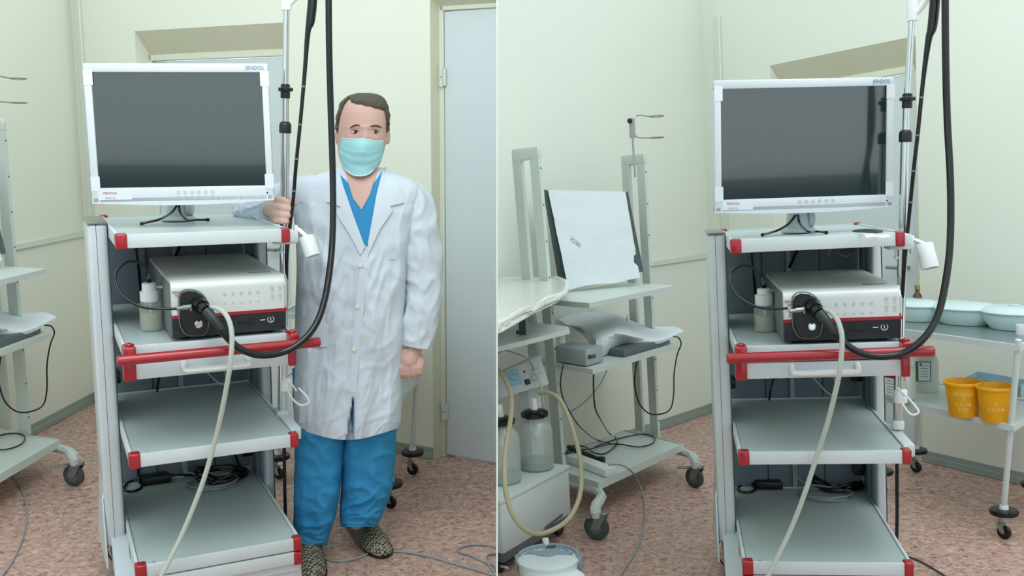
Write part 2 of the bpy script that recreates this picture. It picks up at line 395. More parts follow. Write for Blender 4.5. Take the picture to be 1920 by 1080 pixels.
# partition between the two rooms
CUR['r'] = 'L'
R_, t_ = ROOM['L']
def camp(x, y, z): return R_.transposed() @ (V3((x, y, z)) - t_)
mb = MB(); G = []
pd = V3((-28 / 1800, 0, 1)).normalized()
c0 = pd * 1.75; c1 = pd * 6.2; nn = PN * .0015
upl = R_.transposed() @ V3(upc)
A0 = R_.transposed() @ (c0 - t_); A1 = R_.transposed() @ (c1 - t_); nl = R_.transposed() @ nn
vs = []
for p in (A0, A1):
    for sgn in (-1, 1):
        for h in (-2.9, 1.9): vs.append(p + nl * sgn + (R_.transposed() @ V3((0, -1, 0))) * h)
mb.add(vs, [(0, 1, 3, 2), (4, 6, 7, 5), (0, 4, 5, 1), (2, 3, 7, 6), (0, 2, 6, 4), (1, 5, 7, 3)])
struct(finish(mb, 'wall_middle', WALLR))

# ---------------------------------------------------------------- equipment trolley
W, D = .52, .80
ZS = [0, -.336, -.678, -1.041]; TH = .042
def caster(mbf, mbw, p, r, w, dirv, top):       # fork and wheel at floor point p
    dirv = V3(dirv).normalized(); sd = V3((-dirv.y, dirv.x, 0)); c = V3(p) + UP * r
    mbw.lathe([(r * .55, -w / 2), (r * .86, -w / 2), (r, -w * .3), (r, w * .3), (r * .86, w / 2), (r * .55, w / 2)], c, sd, 24)
    for s in (-1, 1):
        mbf.poly([c + sd * s * (w / 2 + .003) + a * dirv + UP * b for a, b in ((-r * .3, -r * .1), (r * .3, -r * .1), (r * .95, r * 1.12), (-.0, r * 1.12))], sd * s * .004)
    mbf.obox(c + dirv * r * .45 + UP * r * 1.15, dirv * r * .5, sd * (w / 2 + .008), UP * .006, .002, 1)
    mbf.rod(c + dirv * r * .5 + UP * r * 1.1, V3((c + dirv * r * .5).xy.to_3d()) + UP * top, .009)
def trolley(r, label):
    CUR['r'] = r
    t = thing('equipment_trolley', label, 'trolley', (W / 2, .5, FZ))
    y0s = [.034, 0, 0, 0]
    for i, z in enumerate(ZS):
        y0 = y0s[i]
        mb = MB(); mb.box(.012, W - .012, y0 + .012, D, z - .012, z - .005)
        sh = finish(mb, 'shelf', SHELFG, t)
        mb = MB(); mb.box(.0, .010, y0 + .03, D, z - TH, z, .002); mb.box(W - .010, W, y0 + .03, D, z - TH, z, .002); mb.box(.03, W - .024, y0, y0 + .012, z - TH, z, .002); mb.box(0, W, D - .008, D, z - TH, z)
        finish(mb, 'shelf_rim', WHITE, sh)
        for x0, x1 in ((-.003, .032), (W - .026, W + .003)):
            mb = MB(); mb.box(x0, x1, y0 - .004, y0 + .034, z - TH - .003, z + .003, .006, 3); finish(mb, 'corner_cap', RED, sh)
        if i == 0:
            for x0, x1 in ((-.003, .022), (W - .02, W + .003)):
                mb = MB(); mb.box(x0, x1, D - .03, D + .003, z - .02, z + .005, .004); finish(mb, 'corner_cap', RED, sh)
        if i > 1:
            mb = MB(); mb.lathe([(.004, 0), (.004, .0012)], (.055, y0 + .022, z - .005)); finish(mb, 'screw', DARKG, sh)
    # drawer under second shelf
    z1, z0 = -.392, -.442
    mb = MB(); mb.box(.03, W - .02, .002, .016, z0, z1, .002); mb.box(.02, W - .02, .016, .5, z0 + .004, z1); dr = finish(mb, 'drawer', WHITE, t)
    for x0, x1 in ((-.003, .034), (W - .024, W + .004)):
        mb = MB(); mb.box(x0, x1, -.004, .034, z0 - .004, z1 + .012, .006, 3); finish(mb, 'corner_cap', RED, dr)
    mb = MB(); x0, x1 = .172, .368; zc = -.412
    mb.tube([(x0, .004, zc + .012), (x0, -.018, zc - .004), (x0 + .02, -.026, zc - .010), (x1 - .02, -.026, zc - .010), (x1, -.018, zc - .004), (x1, .004, zc + .012)], .0085, 8, 4)
    mb.box(x0, x1, -.022, .002, zc - .012, zc - .004, .002); finish(mb, 'handle', WHP, dr)
    mb = MB(); mb.box(.01, .018, .03, .5, z1, ZS[1] - TH); mb.box(W - .018, W - .01, .03, .5, z1, ZS[1] - TH); finish(mb, 'drawer_runner', DARKG, t)
    # push bar
    if r == 'L': a, b = ony(r, 219, 677, -.05), ony(r, 600, 641, -.05)
    else: a, b = ony(r, 1362, 672, -.05), ony(r, 1752, 658, -.05)
    mb = MB(); ax = (b - a); L = ax.length; R0 = .0160
    mb.lathe([(R0 * .8, 0), (R0, .004), (R0, L - .004), (R0 * .8, L)], a, ax, 20); ph = finish(mb, 'push_bar', RED, t)
    for x0, x1 in ((-.006, .036), (W - .03, W + .008)):
        mb = MB(); mb.box(x0 + .003, x1 - .003, -.050, .02, a.z - .004, ZS[1] + .006, .006, 3); mb.ell(((x0 + x1) / 2, -.012, ZS[1] + .008), (.013, 0, 0), (0, .012, 0), (0, 0, .006), 6, 12); finish(mb, 'bar_bracket', RED, ph)
    # columns
    zt, zb = 0.004, -1.125
    mb = MB(); mb.box(-.065, -.003, .388, .66, zb, zt, .014, 5); c = finish(mb, 'column', ALU, t)
    mb = MB(); mb.box(-.0385, -.0372, .3872, .40, zb, zt); finish(mb, 'column_seam', LINE, c)
    mb = MB(); mb.box(-.067, -.001, .384, .664, zt, zt + .006, .003); finish(mb, 'column_cap', mat('cap_grey', (128, 134, 122), .5), c)
    mb = MB(); mb.box(-.003, .0, .40, .70, zb, -.03); finish(mb, 'column_liner', DARKG, c)
    mb = MB(); mb.box(W + .001, W + .033, .55, .66, zb, -.03, .008, 3); mb.box(W + .001, W + .02, .66, .80, zb, -.03); c = finish(mb, 'column', ALU, t)
    mb = MB(); mb.box(W - .006, W, .60, .79, zb, -.045); mb.box(W - .012, W - .006, .66, .675, zb, -.045); finish(mb, 'side_panel', BACKP, c)
    mb = MB(); mb.box(W + .031, W + .0345, .552, .57, zb, -.03); finish(mb, 'column_seam', LINE, c)
    # back panel of upright boards
    xs = [0, .15, .26, .37, W]
    for k in range(4):
        mb = MB(); mb.box(xs[k] + .002, xs[k + 1] - .002, .805 + .006 * (k % 2), .82, zb, -.035, .002, 1); finish(mb, 'back_panel', BACKP, t)
    mb = MB(); mb.box(0, W, .82, .83, zb, -.035); mb.box(.245, .262, .795, .805, zb, -.05); finish(mb, 'panel_rail', mat('rail_grey', (160, 170, 175), .4), t)
    # base with drawer front and casters
    mb = MB(); mb.box(.03, W - .022, 0, .014, -1.13, -1.088, .002); mb.box(.004, W - .004, .014, .78, -1.16, -1.086); mb.box(-.004, W + .004, .02, .80, -1.19, -1.135, .004); b = finish(mb, 'base', WHITE, t)
    for x0, x1 in ((-.003, .032), (W - .026, W + .003)):
        mb = MB(); mb.box(x0, x1, -.004, .034, -1.135, -1.088, .006, 3); finish(mb, 'corner_cap', RED, b)
    mb = MB()
    mb.poly([(-.07, .37, -1.19), (-.072, .40, -.95), (-.066, .42, -.93), (-.066, .66, -.93), (-.08, .72, -1.19)], (.006, 0, 0))
    mb.poly([(-.05, .20, -1.19), (-.05, .34, -1.10), (-.05, .40, -1.085), (-.05, .66, -1.085), (-.05, .66, -1.19)], (.052, 0, 0)); finish(mb, 'column_foot', WHITE, t)
    for x, y in ((.03, .09), (W - .03, .09), (.0, .72), (W - .01, .72)):
        fk, wh = MB(), MB(); caster(fk, wh, (x, y, FZ), .042, .024, (1, .2, 0), -1.185)
        cst = finish(fk, 'caster', STEEL, t); finish(wh, 'wheel', RUBG, cst)
    return t
trolley('L', 'silver equipment trolley with red corner caps, doctor holding its pole, left half of the picture')
trolley('R', 'silver equipment trolley with red corner caps standing beside the trolley with yellow buckets')

# ---------------------------------------------------------------- monitor
def monitor(r, label, outer, scr, Zc):
    CUR['r'] = r
    c, ex, ez, w, h = {'L': (V3((.2276, .2502, .3029)), V3((.9577, -.2875, .0145)), V3((-.0086, .0219, .9997)), .5709, .4428),
                       'R': (V3((.2553, .2347, .2926)), V3((.9589, .2826, -.0246)), V3((.0284, -.0094, .9996)), .6146, .4273)}[r]
    n = ex.cross(ez)
    if (eye(r) - c).dot(n) < 0: n = -n
    q = lambda u, v, d: c + ex * u * w / 2 + ez * v * h / 2 + n * d
    def uv(px, py):
        p = onp(r, px, py, c, n) - c; return p.dot(ex) / (w / 2), p.dot(ez) / (h / 2)
    S = [uv(*p) for p in scr]
    u0, u1 = (S[0][0] + S[3][0]) / 2, (S[1][0] + S[2][0]) / 2; v1, v0 = (S[0][1] + S[1][1]) / 2, (S[2][1] + S[3][1]) / 2
    foot = onz(r, *{'L': (335, 414), 'R': (1497, 437)}[r], -.004)
    foot.y = max(foot.y, .33)
    t = thing('monitor', label, 'monitor', foot)
    mb = MB()
    def bar(ua, ub, va, vb): mb.obox(q((ua + ub) / 2, (va + vb) / 2, -.006), ex * (ub - ua) * w / 4, ez * (vb - va) * h / 4, n * .016, .004, 2)
    bar(-1, 1, v1, 1); bar(-1, u0, -1, v1); bar(u1, 1, -1, v1); bar(u0 - .01, u1 + .01, -1, v0)
    pts = [q(-1 + 2 * k / 12, -1 - .05 * math.sin(math.pi * k / 12), .010) for k in range(13)] + [q(1, -.93, .010), q(-1, -.93, .010)]
    mb.poly(pts, n * -.02)
    mb.obox(q(0, 0, -.038), ex * w * .47, ez * h * .46, n * .018, .01, 2); mb.obox(q(0, 0, -.06), ex * w * .33, ez * h * .34, n * .02, .012, 2)
    body = finish(mb, 'casing', MONW, t)
    mb = MB(); mb.obox(q((u0 + u1) / 2, (v0 + v1) / 2, .002), ex * (u1 - u0) * w / 4, ez * (v1 - v0) * h / 4, n * .003); finish(mb, 'screen', SCREEN, t)
    for u, va in ((-1 + (u0 + 1) * .6, .80), (1 - (1 - u1) * .55, .78), (-1 + (u0 + 1) * .6, -.72), (1 - (1 - u1) * .55, -.72)):
        mb = MB(); mb.obox(q(u, va, .0105), ex * .014, ez * .024, n * .0004); finish(mb, 'tape_strip', TAPE, body)
    text('PENTAX', .0115, q(-.80, (v0 - 1) / 2 + .03, .0105), ex, ez, TXTR, 'logo', body); text('MEDICAL', .008, q(-.80, (v0 - 1) / 2 - .04, .0105), ex, ez, TXTG, 'logo', body)
    text('(ENDO)', .017, q(.85, (1 + v1) / 2, .0105), ex, ez, TXTB, 'logo', body)
    mb = MB(); mb.obox(q(-.75, (v0 - 1) / 2, .0101), ex * .052, ez * .014, n * .0003); finish(mb, 'tape_strip', TAPE, body)
    mb = MB()
    for k in range(6): mb.obox(q(-.06 + k * .075, (v0 - 1) / 2 + .03, .0104), ex * .005, ez * .005, n * .0006)
    for k in range(6): mb.obox(q(-.06 + k * .075, (v0 - 1) / 2 - .03, .0104), ex * .006, ez * .0012, n * .0005)
    finish(mb, 'control_buttons', TXTL, body)
    mb = MB(); mb.lathe([(.0025, 0), (.0025, .001)], q(.93, (v0 - 1) / 2 + .0, .0102), n); finish(mb, 'indicator_lamp', BLACKM, body)
    # stand
    mb = MB(); top = q(0, -.8, -.08); hz = top.z
    mb.lathe([(.058, 0), (.06, .004), (.055, .012), (.046, .016)], foot + UP * .003, seg=28)
    mb.lathe([(.046, .014), (.044, .05), (.036, .085), (.034, max(.13, hz + .05))], foot, seg=24, sy=.8)
    hub = foot + UP * .05 + ex * .04; mb.lathe([(.028, -.012), (.033, -.008), (.033, .008), (.026, .012)], hub, ex, 20)
    p1 = V3((foot.x, foot.y, max(.12, hz + .04))); mb.tube([p1, q(0, -.5, -.07)], .03, 12, 0)
    finish(mb, 'stand', mat('stand_grey', (186, 196, 200), .4), t)
    return dict(c=c, ex=ex, ez=ez, n=n, w=w, h=h)
monitor('L', 'white flat monitor with switched-off screen, next to the doctor\'s hand', [(155, 120), (508, 118), (508, 372), (175, 384)], [(172, 138), (495, 134), (495, 343), (187, 357)], 3.12)
monitor('R', 'white flat monitor with switched-off screen on the trolley without a doctor', [(1333, 151), (1677, 145), (1669, 388), (1343, 398)], [(1348, 167), (1662, 162), (1658, 366), (1354, 373)], 3.17)
for r, pa, pb, w in (('L', [(332, 384), (322, 398), (300, 411), (280, 416), (268, 419)], [(336, 384), (338, 398), (350, 412), (368, 412), (386, 412)], 'left'),
                     ('R', [(1492, 403), (1478, 420), (1460, 431), (1445, 436), (1431, 440)], [(1496, 403), (1500, 420), (1515, 434), (1530, 434), (1547, 436)], 'right')):
    CUR['r'] = r
    for k, pts in enumerate((pa, pb)):
        mb = MB(); zz = [None, None, .012, .006, .005]
        path = []
        for i, p in enumerate(pts):
            v = ony(r, p[0], p[1], .27 + .0 * i)
            if i >= 2:
                v = onz(r, p[0], p[1], zz[i]); v.y = max(.06, min(v.y, .6))
            path.append(v)
        mb.tube(path, .0042, 8); e = path[-1]; dd = (path[-1] - path[-2]).normalized(); mb.rod(e, e + dd * .012, .006)
        room_ = 'doctor\'s' if r == 'L' else 'right-hand'
        tag(finish(mb, 'monitor_cable', BLACK), ('black cable from under the %s monitor running to its left' if k == 0 else 'black cable from under the %s monitor curling to its right') % room_, 'cable', 'monitor cables')

# added dark boxes behind the viewpoint, only to darken reflections in the switched-off screens
for r, c_, rd, hw, zt_, lb in (('L', (-1.75, -3.9), (-1.47, -3.0), 1.3, .24, 'long dark cabinet behind the viewer, reflected in the doctor\'s monitor'), ('R', (2.75, -2.8), (2.1, -2.57), 1.0, .08, 'added long dark box behind the viewer, for the reflection in the right-hand monitor')):
    CUR['r'] = r; d_ = V3((rd[0], rd[1], 0)).normalized(); u_ = V3((-d_.y, d_.x, 0)); c_ = V3((c_[0], c_[1], 0))
    t = thing('reflection_box', lb, 'reflection_box', c_ + UP * FZ); REFLM = mat('reflection_box_dark', (52, 60, 66), .5)
    mb = MB(); mb.obox(c_ + d_ * .25 + UP * ((FZ + .06 + zt_) / 2), u_ * hw, d_ * .25, UP * ((zt_ - FZ - .06) / 2), .01); mb.obox(c_ + d_ * .27 + UP * (FZ + .03), u_ * (hw - .03), d_ * .22, UP * .03); finish(mb, 'box_body', REFLM, t)
    for k in range(4):
        a = -hw + (k + .5) * hw / 2; mb = MB(); mb.obox(c_ - d_ * .008 + u_ * a + UP * ((FZ + .08 + zt_ - .02) / 2), u_ * (hw / 4 - .006), d_ * .009, UP * ((zt_ - FZ - .1) / 2), .003); dr_ = finish(mb, 'door', REFLM, t)  # front panels of the added reflection box
        mb = MB(); p = c_ - d_ * .035 + u_ * (a + hw / 4 - .05) + UP * -.4; mb.rod(p, p + UP * .15, .005); mb.rod(p + UP * .02, p + UP * .02 + d_ * .03, .004); mb.rod(p + UP * .13, p + UP * .13 + d_ * .03, .004); finish(mb, 'handle', STEEL, dr_)
# ---------------------------------------------------------------- processor
def processor(r, label):
    CUR['r'] = r
    x0, x1 = {'L': (.148, .503), 'R': (.154, .508)}[r]; z0 = -.330; zt = {'L': -.150, 'R': -.168}[r]; zs = {'L': -.262, 'R': -.264}[r]; y0 = .03; yb = .66
    t = thing('video_processor', label, 'medical device', ((x0 + x1) / 2, .35, ZS[1]))
    rr = .03
    pr = [(y0 - .004, zs + .004)] + [(y0 + rr - rr * math.cos(a) - .002, zt - rr + rr * math.sin(a)) for a in arc(6, 0, math.pi / 2)] + [(yb, zt + .004), (yb, zs + .004)]
    mb = MB(); mb.poly([(x0, y, z) for y, z in pr], (x1 - x0, 0, 0)); bmesh.ops.bevel(mb.bm, geom=[e for e in mb.bm.edges if abs((e.verts[0].co - e.verts[1].co).x) < 1e-6 and abs(e.verts[0].co.x - x1) < 1e-4], offset=.008, segments=3, affect='EDGES')
    sh = finish(mb, 'top_shell', SILVER, t)
    mb = MB(); mb.box(x0 - .002, x0 + .004, y0 + .02, yb, z0, zt - .01, .002); finish(mb, 'side_cover', mat('side_grey', (104, 114, 114), .5), t)
    mb = MB(); mb.box(x0, x1, y0 - .005, yb, zs - .006, zs + .005, .001, 1); finish(mb, 'stripe', STRIPE, t)
    mb = MB(); mb.poly([(x0 + .001, y, z) for y, z in ((y0 - .002, zs - .006), (y0 + .008, z0), (yb, z0), (yb, zs - .006))], (x1 - x0 - .004, 0, 0)); lo = finish(mb, 'lower_front', DARKF, t)
    for fx in (x0 + .04, x1 - .05):
        for fy in (.08, .55):
            mb = MB(); mb.lathe([(.014, 0), (.016, .012)], (fx, fy, -.3415)); finish(mb, 'foot', BLACKM, t)
    ex, ez = V3((1, 0, 0)), UP; yf = y0 - .0055
    text('PENTAX', .012, (x0 + .026, yf + .0005, zt - .035), ex, ez, TXTR, 'logo', sh); text('MEDICAL', .007, (x0 + .026, yf + .0005, zt - .045), ex, ez, TXTR, 'logo', sh)
    mb = MB(); mb.box(x0 + .004, x0 + .036, yf - .0002, yf + .001, zs + .008, zs + .028); st = finish(mb, 'sticker', LABW, sh); text('[i]', .014, (x0 + .02, yf - .0006, zs + .018), ex, ez, DARKG, 'symbol', st)
    mb = MB()
    for k in range(5):
        cx = x0 + .16 + k * .026
        mb.lathe([(.0045, 0), (.0045, .0006)], (cx, yf + .0009, zt - .048), (0, -1, 0), 12); mb.box(cx - .003, cx + .003, yf, yf + .001, zt - .079, zt - .076)
    for cx, cz in ((x1 - .045, -.036), (x1 - .02, -.036), (x1 - .045, -.062), (x1 - .02, -.062)): mb.lathe([(.005, 0), (.005, .0006)], (cx, yf + .0009, zt + cz), (0, -1, 0), 12); mb.box(cx - .005, cx + .005, yf, yf + .001, zt + cz - .012, zt + cz - .010)
    finish(mb, 'touch_buttons', TXTL, sh)['kind'] = 'stuff'
    mb = MB(); cpos = V3((x1 - .052, y0 + .0015, (z0 + zs) / 2 + .004)); mb.tube([cpos + V3((math.cos(a) * .010, 0, math.sin(a) * .010)) for a in arc(16, 0, 2 * math.pi)[:-1]], .0012, 6, 0, closed=True); mb.box(cpos.x - .001, cpos.x + .001, cpos.y - .001, cpos.y + .001, cpos.z - .005, cpos.z + .006); mb.box(cpos.x - .034, cpos.x - .018, cpos.y - .001, cpos.y + .001, cpos.z - .001, cpos.z + .001); finish(mb, 'power_button', WHP, lo)
    mb = MB(); mb.box(x0 + .2, x0 + .25, y0 - .001, y0 + .004, cpos.z - .006, cpos.z + .006, .001, 1); finish(mb, 'usb_cover', BLACKM, lo)
    mb = MB(); mb.box(x1 - .1, x1 - .03, y0 + .09, y0 + .093, zt - .002, zt + .0022); finish(mb, 'top_slot', DARKG, sh)
    return t
processor('L', 'silver and charcoal video processor with red stripe, shelf below the doctor\'s hand')
processor('R', 'silver and charcoal video processor with red stripe on the trolley in the right half')

# ---------------------------------------------------------------- water bottle
def bottle(r, px, label):
    CUR['r'] = r
    b = onz(r, px[0], px[1], ZS[1] - .005); b.z = ZS[1] - .005; Z = pjz(r, b); k = Z / F
    rr = 21 * k * .95; H = lambda py: zat(r, b[:2], py) - b.z
    hs, hc, ht = H(px[2]), H(px[3]), H(px[4])
    t = thing('water_bottle', label, 'bottle', b)
    mb = MB(); mb.lathe([(rr * .9, .0), (rr, .006), (rr, hs * .82), (rr * .85, hs * .93), (rr * .7, hs)], b, seg=28); finish(mb, 'bottle_body', GLASS, t)
    mb = MB(); mb.lathe([(rr * .85, .005), (rr * .9, .01), (rr * .9, hs * .6)], b, seg=28); finish(mb, 'liquid', WATER, t)
    mb = MB(); mb.lathe([(rr * .82, hs - .004), (rr * .86, hs), (rr * .86, hc), (rr * .66, hc + .002), (rr * .64, ht), (rr * .5, ht + .002)], b, seg=20)
    mb.rod(b + V3((rr * .6, 0, hc + .012)), b + V3((rr * 1.15, 0, hc + .012)), .004); mb.lathe([(.006, -.004), (.006, .004)], b + V3((rr * 1.15, 0, hc + .012)), (0, 0, 1), 10); finish(mb, 'cap', WHP, t)
    mb = MB(); mb.rod(b + V3((.002, 0, .012)), b + V3((0, 0, hs + .004)), .0035); finish(mb, 'dip_tube', SILIC, t)
    return b + UP * ht
capL = bottle('L', (284, 620, 562, 546, 531), 'clear water bottle with white cap left of the processor, below the doctor\'s monitor')
capR = bottle('R', (1435, 622, 570, 552, 541), 'clear water bottle with white cap left of the processor, trolley without a doctor')

# ---------------------------------------------------------------- endoscope plug, tubes
def scope(r, label, cx, cy, loop, thick, thin, suct, capp):
    CUR['r'] = r
    o = ony(r, cx, cy, .0)
    t = thing('endoscope', label, 'endoscope', o)
    g = lambda px, py, y: ony(r, px, py, y)
    dx = cx - 365; dy = cy - 585
    mb = MB()       # mounting plate on the processor front
    pts = [(337, 560), (340, 550), (350, 545), (366, 546), (378, 553), (388, 568), (390, 600), (386, 620), (376, 627), (352, 626), (343, 616), (338, 600)]
    mb.poly([g(p[0] + dx, p[1] + dy, .023) for p in pts], (0, -.022, 0)); bmesh.ops.bevel(mb.bm, geom=[e for e in mb.bm.edges if e.verts[0].co.y < .002 and e.verts[1].co.y < .002], offset=.003, segments=2, affect='EDGES')
    finish(mb, 'plug_housing', BLACKM, t)
    mb = MB(); mb.tube([g(p[0] * .0 + (p[0] - 365) * 1.06 + 365 + dx, (p[1] - 586) * 1.05 + 586 + dy, .022) for p in pts], .0022, 6, 3, closed=True); finish(mb, 'plug_gasket', mat('gasket', (120, 126, 128), .5), t)
    mb = MB(); c = g(372 + dx, 607 + dy, -.002); mb.lathe([(.0125, 0), (.0125, .008), (.009, .012), (.003, .012)], c, (0, -1, 0), 20); finish(mb, 'socket_button', CHROME, t)
    mb = MB(); a = g(368 + dx, 566 + dy, .012); b = g(387 + dx, 583 + dy, -.045)
    mb.tube([a, a.lerp(b, .3), a.lerp(b, .5), b], [.021, .022, .0205, .0175], 20, 0); mb.tube([a.lerp(b, .5) , a.lerp(b, .62)], .0235, 20, 0); plug = finish(mb, 'light_guide_plug', BLACK, t)
    mb = MB(); c2 = g(402 + dx, 600 + dy, -.07); c3 = g(417 + dx, 619 + dy, -.085)
    mb.tube([b, b.lerp(c2, .5), c2, c3], [.017, .016, .0135, .0095], 18, 4); finish(mb, 'boot', mat('boot_grey', (38, 48, 48), .4), t)
    mb = MB(); mb.tube([g(330 + dx, 579 + dy, -.03), g(356 + dx, 575 + dy, -.02)], [.006, .0075], 12, 0); mb.tube([g(342 + dx, 577 + dy, -.025), g(352 + dx, 576 + dy, -.022)], .0085, 12, 0); mb.rod(g(358 + dx, 570 + dy, -.02), g(358 + dx, 583 + dy, -.02), .003); finish(mb, 'air_connector', STEEL, t)
    mb = MB(); mb.tube([g(*p) for p in thick], .0108, 14, 8); finish(mb, 'umbilical_tube', BLACK, t)
    mb = MB(); P = [g(*p) for p in thin['pts']]; mb.tube(P, thin['r'], 12, 6); it = finish(mb, 'insertion_tube', BLACK, t)
    for p, q_ in thin['marks']:
        a = g(*p); PP = catmull(P, 24); ki = min(range(1, len(PP) - 1), key=lambda i_: (PP[i_] - a).length); a = PP[ki]; d_ = (PP[ki + 1] - PP[ki - 1]).normalized()
        mb = MB(); mb.tube([a - d_ * .003, a + d_ * .003], .0068, 12, 0); finish(mb, 'depth_mark', mat('mark_grey', (110, 118, 118), .5), it)
    mb = MB(); L = [g(*p) for p in loop]; mb.tube(L + [capp + UP * .012], .0042, 10, 8); mb.tube([capp - UP * .004, capp + UP * .016, L[-1].lerp(capp, .3)], [.008, .008, .005], 10, 2); finish(mb, 'air_water_tube', BLACK, t)
    mb = MB(); mb.tube([g(*p) for p in suct], .0078, 12, 8)
    tag(finish(mb, 'suction_tube', SILIC), 'translucent silicone tube hanging from the endoscope plug across the %s trolley shelves' % ('doctor\'s' if r == 'L' else 'right-hand'), 'tube', 'suction tubes')
    return t
scope('L', 'black endoscope plugged into the processor, its tube hanging in front of the doctor', 365, 585,
      [(332, 579, -.03), (300, 579, -.03), (265, 575, -.02), (232, 556, .0), (217, 530, .03), (220, 508, .06), (240, 491, .09), (262, 494, .12), (278, 510, .14)],
      [(415, 618, -.083), (428, 635, -.09), (452, 655, -.10), (485, 666, -.10), (525, 662, -.095), (560, 645, -.09), (590, 612, -.07), (608, 565, -.04), (619, 500, .0), (624, 430, .04), (624, 330, .08), (620, 200, .1), (617, 80, .1), (616, -60, .1)],
      dict(pts=[(588, -60, .14), (586, 0, .14), (582, 40, .14), (577, 62, .14), (571, 140, .15), (563, 230, .16), (555, 310, .17), (550, 372, .2), (543, 430, .22), (538, 480, .225), (537, 560, .26), (535, 700, .30), (534, 800, .34), (533, 860, .36), (535, 960, .4), (537, 1010, .44)],
           r=[.0155, .0155, .0145, .009, .0068] + [.0062] * 11, marks=[((571, 163, .15), (572, 140, .15)), ((563, 233, .16), (565, 200, .16)), ((557, 298, .17), (558, 280, .17)), ((551, 358, .193), (552, 340, .19))]),
      [(392, 578, -.04), (404, 577, -.055), (420, 586, -.075), (431, 606, -.1), (435, 635, -.115), (432, 680, -.12), (424, 730, -.1), (412, 790, -.07), (397, 850, -.045), (380, 905, -.04), (361, 955, -.04), (340, 1005, -.045), (318, 1050, -.06), (300, 1085, -.07), (288, 1120, -.08)], capL)
scope('R', 'black endoscope plugged into the processor, its tube looping past the trolley with buckets', 1515, 590,
      [(1477, 578, -.03), (1450, 579, -.03), (1418, 575, -.02), (1384, 556, .0), (1369, 530, .03), (1374, 509, .06), (1393, 498, .09), (1413, 503, .12), (1428, 519, .14)],
      [(1562, 624, -.083), (1580, 640, -.09), (1605, 658, -.10), (1640, 668, -.10), (1680, 666, -.095), (1712, 652, -.09), (1742, 622, -.07), (1762, 580, -.04), (1776, 510, .0), (1782, 440, .04), (1782, 340, .06), (1776, 220, .1), (1773, 100, .1), (1772, -60, .1)],
      dict(pts=[(1756, -60, .14), (1753, 0, .14), (1748, 50, .14), (1741, 75, .14), (1731, 150, .15), (1721, 250, .16), (1713, 320, .17), (1704, 410, .2), (1699, 460, .22), (1694, 520, .225), (1690, 600, .26), (1686, 720, .30), (1684, 820, .34), (1682, 880, .36), (1682, 960, .4), (1681, 1020, .44)],
           r=[.0155, .0155, .0145, .010, .0068] + [.0062] * 11, marks=[((1736, 183, .15), (1737, 160, .15)), ((1727, 253, .16), (1728, 230, .16)), ((1718, 320, .17), (1719, 300, .17)), ((1711, 378, .193), (1712, 360, .19))]),
      [(1545, 583, -.04), (1556, 584, -.055), (1568, 596, -.075), (1576, 616, -.1), (1579, 640, -.115), (1575, 690, -.12), (1564, 745, -.1), (1548, 805, -.07), (1530, 860, -.045), (1514, 910, -.04), (1496, 960, -.04), (1477, 1005, -.045), (1455, 1050, -.06), (1438, 1085, -.07), (1426, 1120, -.08)], capR)

